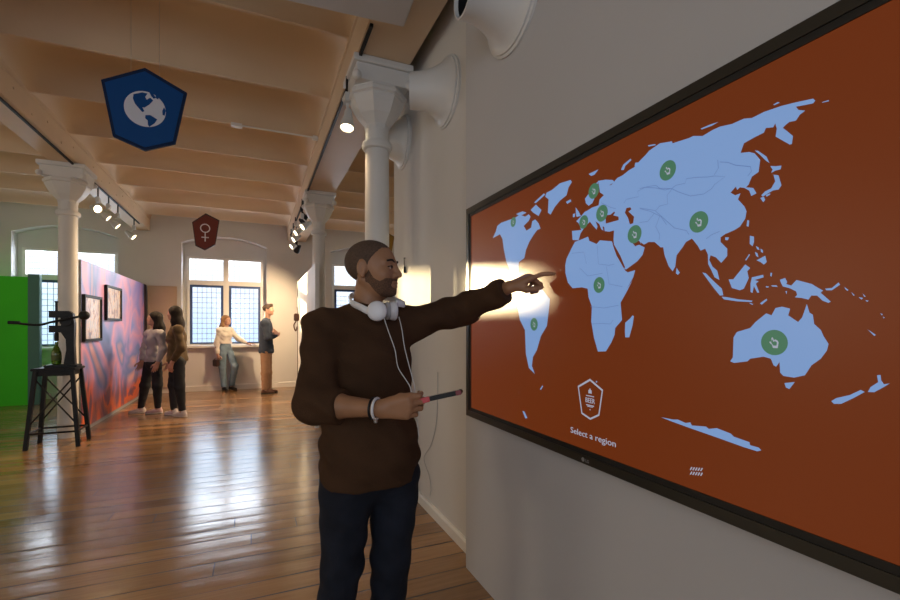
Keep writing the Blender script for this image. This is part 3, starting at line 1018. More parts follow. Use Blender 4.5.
obj('ball_weight', bm, MT['iron'], t, smooth=True)

gm = mat('dark_green_bottle_glass', (0.10, 0.19, 0.012), .08, spec=.7)
gm.node_tree.nodes['Principled BSDF'].inputs['Transmission Weight'].default_value = 0.6
t = thing('wine_bottle', 'green glass bottle standing in the corking machine', 'bottle', (bx, SY, SZ + .03))
bm = bmesh.new()
hb = onS(56, 342).z - (SZ + .03)
lathe(bm, [(.030, 0), (.043, .006), (.046, .03), (.046, hb * .50), (.041, hb * .60), (.027, hb * .74), (.017, hb * .84), (.015, hb * .93), (.018, hb * .935), (.018, hb * .96), (.015, hb * .965), (.015, hb)], 24, Matrix.Translation((bx, SY, SZ + .031)))
obj('bottle_glass', bm, gm, t, smooth=True)
bm = bmesh.new(); lathe(bm, [(.0465, .05), (.0468, .055), (.0468, hb * .40), (.0465, hb * .41)], 24, Matrix.Translation((bx, SY, SZ + .031)))
obj('label', bm, mat('olive_paper', (0.07, 0.10, 0.02), .6), t, smooth=True)

# ================================================================== THE TOUCH SCREEN
XT = 1.045                        # front of the bezel
XS = 1.052                        # picture surface
ZB, ZTT, YF, YNR = 0.888, 1.997, 2.194, 0.262
t = thing('touchscreen_display', 'large wall-mounted touch screen showing a world map on orange-brown', 'screen', (XPAN, 1.23, ZB))
bm = bmesh.new(); box(bm, XS + .004, XPAN - .001, YNR + .01, YF - .01, ZB + .01, ZTT - .01)
obj('back_housing', bm, MT['black'], t)
W1, W2 = 0.030, 0.050
bm = bmesh.new()
def rectframe(b, y0, y1, z0, z1, w, xa, xb):
    box(b, xa, xb, y0, y0 + w, z0, z1); box(b, xa, xb, y1 - w, y1, z0, z1)
    box(b, xa, xb, y0 + w, y1 - w, z0, z0 + w); box(b, xa, xb, y0 + w, y1 - w, z1 - w, z1)
rectframe(bm, YNR, YF, ZB, ZTT, W1, XT, XPAN - .001)
bez_o = obj('bezel', bm, MT['bezel'], t)
bm = bmesh.new(); rectframe(bm, YNR + W1, YF - W1, ZB + W1, ZTT - W1, .018, XT + .004, XS + .003)
obj('bezel_lip', bm, MT['bezel_in'], bez_o)

def screen_mat(name, col, strg, base):
    m = mat(name, base, .32, spec=.27, emit=col, estr=strg)
    return m
S_BG = screen_mat('screen_orange_brown', (0.130, 0.022, 0.003), 0.80, (0.020, 0.014, 0.010))
S_LAND = screen_mat('screen_pale_blue', (0.175, 0.30, 0.56), 0.82, (0.05, 0.05, 0.05))
S_LINE = screen_mat('screen_border_blue', (0.075, 0.15, 0.36), 0.8, (0.07, 0.07, 0.07))
S_GREEN = screen_mat('screen_green', (0.035, 0.14, 0.075), 0.85, (0.07, 0.07, 0.07))
S_WHITE = screen_mat('screen_white', (0.36, 0.38, 0.48), 0.75, (0.07, 0.07, 0.07))
bm = bmesh.new(); box(bm, XS, XS + .004, YNR + W1, YF - W1, ZB + W1, ZTT - W1)
scr = obj('screen', bm, S_BG, t)

def sp(px, py, lift=0.0004):
    v = on_x(px, py, XS)
    return Vector((XS - lift, v.y, v.z))
def crop(x0, y0, s, pts):
    return [(x0 + x / s, y0 + y / s) for x, y in pts]
A = lambda p: crop(480, 170, 7.5, p)
B = lambda p: crop(560, 150, 7.5, p)
C_ = lambda p: crop(540, 220, 7.5, p)
D_ = lambda p: crop(560, 280, 7.5, p)
E_ = lambda p: crop(640, 90, 7.5, p)
F_ = lambda p: crop(720, 90, 7.5, p)
H_ = lambda p: crop(720, 160, 7.5, p)
I_ = lambda p: crop(640, 220, 7.5, p)
J_ = lambda p: crop(700, 230, 7.5, p)
K_ = lambda p: crop(780, 260, 7.5, p)
L_ = lambda p: crop(725, 300, 7.5, p)
N_ = lambda p: crop(790, 340, 8.18, p)
O_ = lambda p: crop(650, 390, 6.43, p)
eurasia = (C_([(240, 82), (245, 150), (290, 152), (305, 100), (330, 62), (350, 40), (375, 12), (400, 45), (425, 72), (432, 48), (418, 10), (445, 30), (460, 68), (476, 80), (470, 48), (482, 52), (486, 84), (520, 88), (556, 78), (552, 148), (556, 190), (590, 255), (630, 358), (645, 372), (730, 310), (770, 262), (786, 206), (745, 186), (715, 196), (690, 166), (745, 156), (760, 184)])
           + I_([(5, 166), (30, 185), (65, 165), (110, 165), (155, 205), (175, 205), (185, 265), (215, 345), (245, 385), (265, 350), (275, 265), (320, 205), (345, 165), (390, 140), (400, 150), (435, 195), (455, 230), (490, 215), (510, 260), (512, 330), (535, 375), (560, 430), (597, 450), (580, 380), (545, 350), (520, 300), (530, 265), (570, 280), (610, 322), (655, 270), (655, 215), (605, 165), (605, 130), (640, 105), (665, 95), (710, 75)])
           + H_([(150, 500), (190, 440), (200, 385), (185, 350), (135, 295), (155, 250), (115, 265), (80, 245), (120, 200), (130, 225), (150, 205), (185, 210), (220, 230), (235, 270), (275, 250), (250, 210), (195, 205), (215, 185), (240, 125), (290, 90), (302, 0)])
           + F_([(300, 520), (260, 475), (220, 465), (155, 472), (180, 400), (260, 355), (330, 320), (345, 285), (400, 280), (415, 250), (427, 290), (418, 350), (525, 410), (540, 405), (548, 345), (500, 305), (472, 285), (490, 265), (520, 240), (570, 230), (600, 185), (640, 155), (590, 150), (570, 125), (600, 120), (700, 100), (715, 80), (700, 65), (560, 95), (460, 120), (330, 165), (240, 210), (180, 215), (90, 255)])
           + E_([(600, 275), (545, 300), (470, 345), (400, 345), (370, 360), (245, 400), (240, 385), (150, 400), (70, 455), (40, 490), (0, 530)])
           + B([(560, 128), (520, 150), (470, 190), (430, 210), (385, 262), (368, 265), (410, 240), (395, 225), (345, 222), (285, 232), (296, 285), (300, 318), (330, 338), (298, 370), (290, 415), (240, 432), (210, 452), (185, 465), (165, 490), (122, 535), (140, 548), (160, 600)]))
land = [
    eurasia,
    B([(285, 238), (255, 262), (215, 330), (188, 365), (195, 400), (215, 418), (242, 400), (258, 365), (266, 320), (282, 285)]),
    C_([(262, 165), (300, 150), (362, 125), (370, 156), (425, 180), (450, 152), (540, 160), (552, 195), (590, 265), (640, 380), (660, 392), (715, 376), (700, 430), (650, 520)])
    + D_([(545, 0), (500, 90), (455, 170), (466, 300), (415, 360), (410, 412), (385, 470), (345, 535), (285, 537), (255, 430), (235, 310), (240, 200), (215, 130), (208, 65), (165, 55), (95, 62), (60, 20)])
    + C_([(192, 400), (190, 340), (200, 290), (236, 215)]),
    D_([(490, 320), (525, 290), (545, 265), (555, 272), (545, 340), (520, 430), (490, 430), (488, 380)]),
    [(517, 304), (520, 320), (525, 330), (526, 354), (529, 368), (535, 374), (532, 366), (533, 357), (537, 350), (541, 336), (547, 326), (549, 310), (550, 299), (543, 290), (530, 285), (520, 292)],
    A([(95, 512), (120, 460), (130, 420), (160, 395), (260, 360), (300, 335), (340, 350), (366, 332), (380, 350), (366, 382), (328, 420), (350, 455), (384, 432), (392, 384), (415, 370), (440, 400), (455, 440), (430, 450), (400, 490), (370, 540), (345, 600)]) + [(524.5, 258), (519, 262), (518.5, 271), (521.5, 279), (527, 286), (524, 287), (517, 281), (511, 272), (506.5, 262), (504, 250), (502.5, 239)] + A([(150, 482)]),
    A([(270, 330), (320, 310), (350, 320), (300, 345)]), A([(380, 300), (420, 260), (462, 300), (440, 345), (400, 320)]), A([(405, 245), (480, 175), (490, 185), (420, 248)]),
    A([(500, 170), (540, 150), (600, 100), (680, 75), (690, 90), (665, 130), (650, 190), (600, 230), (560, 280), (530, 335), (510, 320), (515, 220), (490, 200)]),
    A([(645, 238), (680, 220), (685, 235), (655, 255)]),
    A([(718, 280), (740, 310), (757, 345), (725, 352), (720, 320)]), A([(698, 330), (715, 325), (712, 352), (697, 355)]),
    B([(215, 180), (290, 145), (260, 185), (235, 195)]), B([(458, 150), (475, 110), (530, 65), (537, 75), (490, 120), (480, 150)]), B([(560, 122), (565, 95), (600, 92), (606, 128)]),
    E_([(60, 415), (115, 405), (120, 414), (65, 424)]), E_([(455, 290), (530, 258), (590, 240), (540, 268), (465, 296)]), F_([(400, 110), (435, 90), (450, 95), (410, 114)]), F_([(765, 92), (815, 76), (820, 84), (770, 95)]),
    H_([(378, 45), (420, 47), (462, 42), (455, 70), (415, 80), (385, 97), (395, 72)]),
    H_([(402, 110), (440, 115), (462, 190), (440, 222), (400, 228), (370, 245), (322, 275), (310, 265), (340, 235), (385, 213), (415, 160)]),
    H_([(303, 285), (330, 275), (340, 300), (325, 317)]), H_([(345, 262), (375, 250), (380, 258), (350, 276)]),
    F_([(262, 455), (285, 455), (350, 500), (372, 548), (345, 530), (300, 485)]), H_([(205, 450), (220, 455), (215, 502), (200, 495)]),
    I_([(640, 130), (668, 130), (660, 152), (640, 150)]), I_([(275, 358), (300, 395), (285, 412), (270, 400)]),
    J_([(18, 318), (45, 325), (110, 390), (165, 440), (176, 490), (150, 492), (100, 430), (45, 355)]),
    J_([(163, 500), (200, 503), (290, 520), (395, 530), (390, 540), (280, 535), (180, 520)]),
    J_([(215, 370), (250, 370), (340, 258), (377, 285), (355, 310), (367, 360), (330, 440), (300, 452), (240, 435)]),
    J_([(390, 355), (475, 336), (478, 355), (410, 375), (442, 385), (420, 402), (446, 470), (430, 470), (405, 420), (395, 472), (380, 465), (380, 400)]),
    J_([(375, 43), (406, 50), (406, 90), (395, 122), (374, 105)]), J_([(425, 228), (490, 193), (502, 240), (480, 260), (455, 240)]), J_([(420, 120), (440, 130), (448, 150), (430, 145)]), J_([(412, 163), (432, 175), (440, 205), (422, 195)]), J_([(455, 140), (472, 150), (474, 172), (458, 165)]), J_([(340, 225), (370, 180), (376, 186), (346, 230)]),
    J_([(530, 320), (542, 322), (538, 350), (528, 345)]), J_([(495, 420), (520, 425), (512, 432), (496, 430)]), J_([(535, 415), (575, 415), (582, 427), (540, 423)]), J_([(450, 550), (500, 515), (506, 525), (465, 560)]), J_([(372, 545), (400, 555), (395, 562), (375, 552)]),
    K_([(0, 148), (40, 135), (55, 165), (48, 180), (85, 192), (125, 150), (240, 180), (280, 205), (325, 230), (305, 245), (382, 312), (365, 322), (320, 305), (280, 267), (235, 267), (215, 297), (165, 285), (112, 280), (130, 262), (122, 235), (75, 212), (22, 198), (12, 180)]),
    K_([(338, 215), (390, 210), (440, 168), (452, 185), (390, 227), (350, 227)]), K_([(485, 203), (515, 225), (505, 232), (488, 215)]), K_([(535, 240), (562, 265), (552, 268)]), K_([(590, 278), (625, 285), (612, 297)]), K_([(640, 300), (667, 305), (655, 314)]), K_([(622, 252), (645, 275), (632, 276)]), K_([(658, 520), (720, 562), (708, 570)]), K_([(753, 400), (772, 405), (765, 416)]), K_([(772, 425), (788, 432), (778, 438)]), K_([(42, 235), (54, 232), (50, 258)]),
    L_([(40, 460), (60, 430), (65, 280), (90, 240), (190, 210), (230, 165), (310, 100), (350, 115), (380, 60), (430, 50), (490, 65), (475, 115), (550, 165), (580, 130), (615, 30), (635, 95), (660, 110), (670, 180), (720, 225), (740, 270), (778, 330), (765, 380), (720, 440), (650, 490), (600, 565), (520, 582), (440, 570), (415, 545), (410, 465), (385, 500), (365, 490), (345, 440), (290, 425), (190, 440), (170, 460), (70, 472)]),
    [(784.5, 383), (795, 382), (789.5, 389), (786, 387.5)],
    N_([(338, 500), (380, 475), (490, 450), (580, 408), (612, 425), (520, 475), (420, 522), (360, 522)]), N_([(638, 425), (660, 385), (722, 345), (713, 288), (742, 285), (747, 330), (770, 362), (817, 355), (760, 390), (690, 427)]),
    O_([(72, 175), (150, 190), (180, 190), (230, 212), (260, 208), (270, 228), (360, 235), (380, 250), (430, 245), (520, 280), (540, 300), (640, 335), (645, 355), (700, 370), (717, 388), (690, 394), (600, 366), (450, 312), (250, 242), (140, 202)]),
    [(522.5, 411), (524.5, 411.5), (527.5, 418), (525.5, 418.5)], [(540, 389), (542.5, 385.5), (543.2, 386.2), (541, 390)], [(596, 381), (597.3, 381), (597.3, 382.4), (596, 382.4)],
]
for i, pl in enumerate(land):
    bm = bmesh.new()
    sheet(bm, [sp(x, y, .0004 + (i % 5) * .00004) for x, y in pl])
    obj('map_landmass' if len(pl) > 17 else 'map_island', bm, S_LAND, scr)
# inland seas and long gulfs, in the background colour
for i, pl in enumerate([B([(488, 470), (500, 435), (530, 430), (537, 445), (515, 462), (557, 500), (550, 550), (525, 557), (512, 510)]),
           B([(343, 490), (380, 485), (408, 462), (414, 470), (400, 490), (440, 500), (442, 525), (400, 537), (345, 552)]),
           C_([(545, 180), (560, 190), (605, 270), (640, 355), (630, 362), (575, 265)]),
           C_([(690, 166), (720, 170), (742, 158), (738, 182), (716, 198)])]):
    bm = bmesh.new(); sheet(bm, [sp(x, y, .0008) for x, y in pl])
    obj('map_sea', bm, S_BG, scr)
# frontiers
def line(pts, w, lift=.001):
    bm = bmesh.new()
    ps = [sp(*p, lift) for p in pts]
    prev = None
    for i, p in enumerate(ps):
        d = ps[min(i + 1, len(ps) - 1)] - ps[max(i - 1, 0)]
        n = Vector((0, -d.z, d.y)).normalized() * w
        cur = (bm.verts.new(p + n), bm.verts.new(p - n))
        if prev: bm.faces.new((prev[0], cur[0], cur[1], prev[1]))
        prev = cur
    obj('map_border', bm, S_LINE, scr)
G_ = lambda p: crop(640, 160, 7.5, p)
for pl in (G_([(0, 215), (60, 200), (120, 190), (150, 212), (240, 215), (290, 240), (380, 270), (480, 255), (540, 215), (560, 185), (640, 125), (560, 120), (510, 128), (430, 130), (350, 140), (340, 175), (270, 190), (240, 215)]),
           G_([(585, 0), (590, 60), (560, 110)]), G_([(600, 15), (660, 18), (720, 40), (830, 50), (838, 85), (810, 120)]),
           G_([(240, 220), (205, 265), (210, 330), (150, 345), (120, 380), (60, 370), (0, 360)]), G_([(120, 385), (160, 420), (215, 470), (260, 510), (350, 530), (370, 560)]),
           G_([(500, 590), (540, 560), (600, 535)]), G_([(150, 420), (120, 500), (150, 560), (145, 600)]), G_([(0, 470), (60, 460), (110, 400)]),
           B([(480, 400), (500, 370), (590, 350), (585, 310), (640, 280), (720, 285), (790, 300), (830, 290)]), B([(600, 440), (680, 460), (760, 500), (800, 560)]), B([(310, 395), (380, 430), (420, 440)]),
           C_([(240, 250), (330, 240), (350, 330)]), C_([(430, 190), (440, 330), (520, 340), (560, 330)]), C_([(300, 360), (360, 420), (470, 400)]), C_([(500, 350), (520, 480), (620, 500)]),
           D_([(230, 200), (330, 210), (440, 190)]), D_([(240, 330), (310, 325), (380, 330), (400, 300)])):
    line(pl, .0007)

hand_out = [(-.30, .55), (-.15, .62), (.0, .25), (.12, .38), (.30, .30), (.42, .22), (.52, .02), (.45, -.40), (.42, -.66), (-.12, -.66), (-.22, -.30), (-.52, -.02), (-.46, .14), (-.25, .0)]
hand_in = [(-.20, .50), (-.04, .12), (.10, .26), (.36, .10), (.32, -.32), (-.06, -.34), (-.30, .0)]
RM = .0272
for cx, cy, r in ((668, 170.5, 1), (699, 222, 1), (599.3, 285, .97), (774.5, 342.5, 1.03), (634.8, 234.3, 1), (602.2, 213.3, 1), (594, 191, .95), (584.0, 222, .85), (534.3, 324.3, .97), (513.5, 222, .8)):
    c0 = sp(cx, cy, .0014)
    bm = bmesh.new()
    sheet(bm, [c0 + Vector((0, RM * r * math.cos(i * math.pi / 16), RM * r * math.sin(i * math.pi / 16))) for i in range(32)])
    mk = obj('region_marker', bm, S_GREEN, scr)
    bm = bmesh.new()
    for shp, lift, ok in ((hand_out, .0004, 1),):
        sheet(bm, [c0 + Vector((-lift, -x * RM * r * .66, y * RM * r * .66)) for x, y in shp])
    obj('hand_icon', bm, S_WHITE, scr)
    bm = bmesh.new(); sheet(bm, [c0 + Vector((-.0008, -x * RM * r * .62, y * RM * r * .62 - .001)) for x, y in hand_in])
    obj('hand_icon_inside', bm, S_GREEN, scr)

# crest and caption; letters run from far to near, so their x axis is -y
R_scr = Matrix(((0, 0, -1, 0), (-1, 0, 0, 0), (0, 1, 0, 0), (0, 0, 0, 1)))
Q = lambda p: crop(555, 370, 6.667, p)
hx = [sp(x, y, .001) for x, y in Q([(235, 58), (322, 132), (297, 305), (237, 332), (178, 292), (153, 106)])]
hc = sum(hx, Vector()) / 6
bm = bmesh.new()
for i in range(6):
    a, b = hx[i], hx[(i + 1) % 6]
    a2, b2 = hc + (a - hc) * .90, hc + (b - hc) * .90
    bm.faces.new([bm.verts.new(v) for v in (a, b, b2, a2)])
obj('crest_outline', bm, S_WHITE, scr)
for x, z, sx, sz, nm in ((-.005, .030, .003, .006, 'crest_leaf'), (0, .033, .003, .008, 'crest_leaf'), (.005, .030, .003, .006, 'crest_leaf'), (0, .0155, .020, .0016, 'crest_rule'), (0, -.0165, .020, .0018, 'crest_rule'), (0, -.021, .014, .0014, 'crest_rule'), (0, -.031, .002, .002, 'crest_dot')):
    bm = bmesh.new()
    bm.faces.new([bm.verts.new(hc + Vector((-.0003, -(x + i * sx), z + j * sz))) for i, j in ((-1, -1), (1, -1), (1, 1), (-1, 1))])
    obj(nm, bm, S_WHITE, scr)
text_mesh('crest_lettering', 'BEER', .024, Matrix.Translation(hc + Vector((-.0005, 0, -.008))) @ R_scr, S_WHITE, scr, width=.046)
a = sp(569, 437, .001); b = sp(613.5, 437, .001)
c0 = sp(592, 436.4, .001)
text_mesh('caption_lettering', 'Select a region', .030, Matrix.Translation(c0 + Vector((0, 0, -.010))) @ R_scr, S_WHITE, scr, width=abs(a.y - b.y))
bm = bmesh.new()
c0 = sp(696.5, 471.3, .001)
for i in range(5):
    yy = (-2 + i) * .0075
    for z0 in (.006, -.006):
        p = c0 + Vector((0, -yy, z0 + yy * .2))
        bm.faces.new([bm.verts.new(p + Vector((0, -q, w))) for q, w in ((-.004, -.004), (-.001, -.005), (.004, .004), (.001, .005))])
obj('leaf_mark', bm, S_WHITE, scr)
logo = mat('grey_logo_print', (0.30, 0.30, 0.30), .4)
lz = ZB + .014
v = on_x(583, 459.5, XT)
bm = bmesh.new(); lathe(bm, [(.0075, 0), (.0075, .0006)], 20, align((XT, v.y, lz), (-1, 0, 0)))
obj('round_logo', bm, logo, bez_o)
text_mesh('logo_lettering', 'LG', .015, Matrix.Translation((XT - .0005, v.y - .022, lz - .0055)) @ R_scr, logo, bez_o)

# thin white cable hanging down the right wall
ca = [on_x(437.5, 400, XW - .004), on_x(436, 425, XW - .004), on_x(431, 445, XW - .004), on_x(424, 458, XW - .004), on_x(429, 475, XW - .004), on_x(431, 488, XW - .024), on_x(430, 496, XW - .024)]
ca = [on_x(437.8, 372, XW - .004)] + ca
bm = bmesh.new(); tube(bm, bez(ca, 6), .0028, 6)
o = obj('wall_cable', bm, mat('grey_cable', (0.42, 0.42, 0.42), .5), smooth=True)
tag(o, 'thin pale cable hanging on the white wall below the tablet', 'cable')
# ================================================================== PEOPLE
def V(p): return Vector(p)
def nrm(v): return Vector(v).normalized()
def head_prims(fd, c, Fv, s=1.0, grow=0.0, ears=True):
    """Skull, jaw, brow, nose, lips, ears around head centre c looking along Fv."""
    F = nrm(Fv); U = Vector((0, 0, 1)); U = (U - F * U.dot(F)).normalized(); S = U.cross(F)
    ax = (F, S, U)
    g = grow
    def q(f, l, u): return c + F * (f * s) + S * (l * s) + U * (u * s)
    fd.ell(q(-.014, 0, .026), (.100 * s, .077 * s, .083 * s), ax, .0, grow=g)
    fd.ell(q(.030, 0, -.030), (.064 * s, .062 * s, .082 * s), ax, .03 * s, grow=g)
    fd.ell(q(.034, 0, -.072), (.052 * s, .054 * s, .036 * s), ax, .025 * s, grow=g)
    fd.cone(q(-.02, .052, -.045), q(.05, .030, -.088), .016 * s, .014 * s, .02 * s, grow=g)
    fd.cone(q(-.02, -.052, -.045), q(.05, -.030, -.088), .016 * s, .014 * s, .02 * s, grow=g)
    fd.ell(q(.075, 0, -.094), (.018 * s, .024 * s, .016 * s), ax, .016 * s, grow=g)
    for sd in (-1, 1):
        fd.ell(q(.058, sd * .040, -.030), (.026 * s, .022 * s, .024 * s), ax, .02 * s, grow=g)
        fd.cone(q(.082, sd * .010, .018), q(.070, sd * .046, .018), .010 * s, .008 * s, .012 * s, grow=g)
        fd.ell(q(.096, sd * .030, .000), (.016 * s, .017 * s, .010 * s), ax, .012 * s, sub=True)
        fd.ell(q(.076, sd * .030, .000), (.0125 * s, .0135 * s, .0105 * s), ax, .003 * s, grow=g)
        if ears:
            ea = (nrm(F * .95 + S * sd * -.25), nrm(S * sd + F * .3), U)
            fd.ell(q(-.012, sd * .079, -.008), (.019 * s, .009 * s, .032 * s), ea, .008 * s, grow=g)
            fd.ell(q(-.008, sd * .088, -.004), (.010 * s, .006 * s, .018 * s), ea, .004 * s, sub=True)
            fd.ell(q(-.008, sd * .080, -.036), (.009 * s, .007 * s, .009 * s), ea, .006 * s, grow=g)
    fd.cone(q(.088, 0, .012), q(.108, 0, -.028), .0075 * s, .0115 * s, .012 * s, grow=g)
    for sd in (-1, 1):
        fd.ell(q(.094, sd * .013, -.033), (.012 * s, .008 * s, .008 * s), ax, .008 * s, grow=g)
    fd.ell(q(.086, 0, -.059), (.015 * s, .024 * s, .0065 * s), ax, .006 * s, grow=g)
    fd.ell(q(.084, 0, -.072), (.015 * s, .021 * s, .0075 * s), ax, .006 * s, grow=g)
    fd.ell(q(.103, 0, -.0652), (.012 * s, .022 * s, .0016 * s), ax, .003 * s, sub=True)
    return q, (F, S, U)
RELAX = ((18, 22, 12), (24, 28, 14), (28, 30, 16), (32, 32, 18))
def hand_prims(fd, wrist, f, n, side, s=1.0, flex=RELAX, thumb=((.62, .70, .30), (.80, .42, .42), (.90, .15, .40)), fk=.006):
    """Palm, four fingers and thumb. f towards the fingers, n out of the palm; side 'l' or 'r'."""
    f = nrm(f); n = (V(n) - f * V(n).dot(f)).normalized()
    t = f.cross(n) if side == 'r' else n.cross(f)
    W = V(wrist)
    kn = [(.030, .088), (.0105, .092), (-.009, .088), (-.027, .080)]
    base = [(.016, .0), (.006, .0), (-.006, .0), (-.015, .0)]
    lens = [(.043, .026, .020), (.048, .030, .021), (.045, .028, .020), (.035, .021, .018)]
    rad = [.0098, .0100, .0095, .0085]
    tips = []
    for i in range(4):
        K = W + (t * kn[i][0] + f * kn[i][1]) * s
        Bp = W + (t * base[i][0] + f * base[i][1]) * s
        fd.cone(Bp, K, .0150 * s, .0118 * s, .014 * s)
        spread = (.10, .02, -.05, -.13)[i]
        ff = nrm(f + t * spread)
        a = 0
        p = K
        r = rad[i] * s
        for L_seg, fx in zip(lens[i], flex[i]):
            a += math.radians(fx)
            d = ff * math.cos(a) + n * math.sin(a)
            e = p + d * (L_seg * s)
            r2 = r * .90
            fd.cone(p, e, r, r2, fk * .7 * s)
            p, r = e, r2
        tips.append(p)
    fd.cone(W + (t * .012 + f * .018 + n * .006) * s, W + (t * .024 + f * .055 + n * .010) * s, .016 * s, .014 * s, .012 * s)   # ball of the thumb
    p = W + (t * .022 + f * .026 + n * .008) * s
    r = .0135 * s
    for L_seg, d3 in zip((.040, .032, .026), thumb):
        d = nrm(f * d3[0] + t * d3[1] + n * d3[2])
        e = p + d * (L_seg * s)
        fd.cone(p, e, r, r * .86, .008 * s)
        p, r = e, r * .86
    tips.append(p)
    return tips
def bounds(pts, pad):
    a = np.array([list(p) for p in pts])
    return a.min(0) - pad, a.max(0) + pad

def torso_prims(fd, J, g, bust=0.0, w=1.0):
    n = J['n']
    fd.cone(J['waist'], J['chest'], .128 * w + g, .140 * w + g, .05, axis=n, ratio=.72)
    fd.cone(J['pelvis'], J['waist'], .142 * w + g, .126 * w + g, .05, axis=n, ratio=.76)
    fd.cone(J['sh_r'], J['sh_l'], .052 + g, .052 + g, .05)
    fd.cone(J['chest'], J['neck'] - V((0, 0, .055)), .105 * w + g, .052 + g, .06, axis=n, ratio=.75)
    if bust:
        for sd in (-1, 1):
            fd.ell(J['chest'] + n * (.070 * w) + J['L'] * (.065 * w * sd) + V((0, 0, -.03)), (.042 + g, .042 + g, .048 + g), ((1, 0, 0), (0, 1, 0), (0, 0, 1)), .05)
def body_mesh(name, J, h, s, hands, head_s=1.0, w=1.0, bust=0, limb=1.0):
    pts = [J[k] for k in J if isinstance(J[k], Vector) and k not in ('n', 'L', 'F', 'toe_l', 'toe_r')]
    lo, hi = bounds(pts, .17)
    lo[2] = -.02; hi[2] = max(hi[2], J['head'].z + .14)
    fd = Field(lo, hi, h)
    torso_prims(fd, J, 0, bust, w)
    tips = {}
    for k in 'lr':
        fd.cone(J['sh_' + k], J['el_' + k], .050 * s * limb, .040 * s * limb, .03)
        fd.cone(J['el_' + k], J['el_' + k].lerp(J['wr_' + k], .35), .040 * s * limb, .042 * s * limb, .02)
        fd.cone(J['el_' + k].lerp(J['wr_' + k], .35), J['wr_' + k], .042 * s * limb, .0255 * s * limb, .02)
        fd.cone(J['hip_' + k], J['kn_' + k], .080 * s * w, .054 * s, .03)
        fd.cone(J['kn_' + k], J['kn_' + k].lerp(J['an_' + k], .3), .054 * s, .056 * s, .03)
        fd.cone(J['kn_' + k].lerp(J['an_' + k], .3), J['an_' + k], .056 * s, .036 * s, .03)
        fd.cone(J['an_' + k] - V((0, 0, .03)), J['an_' + k] - V((0, 0, .05)) + J['toe_' + k] * .12, .034 * s, .024 * s, .03)
    fd.cone(J['neck'] - V((0, 0, .02)), J['head'] + nrm(J['F']) * -.015 + V((0, 0, -.06)), .060 * s, .054 * s, .03)
    q, fr = head_prims(fd, J['head'], J['F'], head_s)
    for k in 'lr':
        hd = hands[k]
        tips[k] = hand_prims(fd, J['wr_' + k], hd['f'], hd['n'], k, s * 1.04, hd.get('flex', RELAX), hd.get('thumb', ((.62, .70, .30), (.80, .42, .42), (.90, .15, .40))))
    return fd.mesh(name), tips, q, fr
def top_mesh(name, J, h, s, g, hem, cuffs, w=1.0, bust=0, sleeve=1.0, collar=.062, wr=.003, seed=0., flare=0.0, armg=None):
    """Jumper, shirt or jacket; cuffs = how far along the forearm each sleeve reaches (0..1)."""
    pts = [J[k] for k in ('sh_l', 'sh_r', 'el_l', 'el_r', 'wr_l', 'wr_r', 'pelvis', 'neck', 'chest', 'waist')]
    lo, hi = bounds(pts, .24)
    fd = Field(lo, hi, h)
    torso_prims(fd, J, g, bust, w)
    fd.cone(J['pelvis'] - V((0, 0, .12)), J['pelvis'], .146 * w + g + flare, .146 * w + g + flare * .5, .05, axis=J['n'], ratio=.78)
    fd.cone(J['neck'] - V((0, 0, .07)), J['neck'] - V((0, 0, .03)), collar + .03, collar, .04)
    fd.clip((0, 0, hem), (0, 0, -1))
    ag = g if armg is None else armg
    for k in 'lr':
        a, b, c = J['sh_' + k], J['el_' + k], J['wr_' + k]
        e = b.lerp(c, cuffs[k])
        sub = Field(*bounds([a, b, c], .17), h)
        rw = (.050 * s + (.036 - .050) * s * cuffs[k]) + ag * sleeve
        sub.cone(a, b, .056 * s + ag * sleeve, .050 * s + ag * sleeve, .03)
        sub.cone(b, e, .050 * s + ag * sleeve, rw, .03)
        d = (c - b).normalized()
        x, y = frame_of(d)
        sub.rbox(e + d * .07, (.12, .12, .07), (x, y, d), .002, 0, sub=True)
        # merge the sleeve field into the garment
        off = np.round((sub.lo - fd.lo) / h).astype(int)
        # resample onto the garment grid (same spacing): shift by whole cells
        sh = sub.lo - (fd.lo + off * h)
        a0 = np.maximum(off, 0); a1 = np.minimum(off + sub.n, fd.n)
        sl = tuple(slice(a0[i], a1[i]) for i in range(3))
        sl2 = tuple(slice(a0[i] - off[i], a1[i] - off[i]) for i in range(3))
        fd.add(sub.v[sl2], sl, .035)
    if wr:
        fd.wrinkle(wr, 26, seed)
    return fd.mesh(name)
def trousers_mesh(name, J, h, s, g, waist_z, ankle_g=.012, w=1.0, wr=.003, seed=0., short=0.0):
    pts = [J[k] for k in ('pelvis', 'waist', 'hip_l', 'hip_r', 'kn_l', 'kn_r', 'an_l', 'an_r')]
    lo, hi = bounds(pts, .2)
    fd = Field(lo, hi, h)
    fd.cone(J['pelvis'] - V((0, 0, .03)), J['waist'], .142 * w + g, .128 * w + g, .05, axis=J['n'], ratio=.78)
    for k in 'lr':
        fd.cone(J['hip_' + k], J['kn_' + k], .084 * s * w + g, .066 * s + g, .03)
        an = J['an_' + k] + (J['kn_' + k] - J['an_' + k]) * short
        fd.cone(J['kn_' + k], an + V((0, 0, .005)), .066 * s + g, .044 * s + ankle_g, .03)
        fd.rbox(an - V((0, 0, .10 - .005)), (.12, .12, .10), ((1, 0, 0), (0, 1, 0), (0, 0, 1)), .002, 0, sub=True)
    fd.clip((0, 0, waist_z), (0, 0, 1))
    if wr:
        fd.wrinkle(wr, 24, seed)
    return fd.mesh(name)
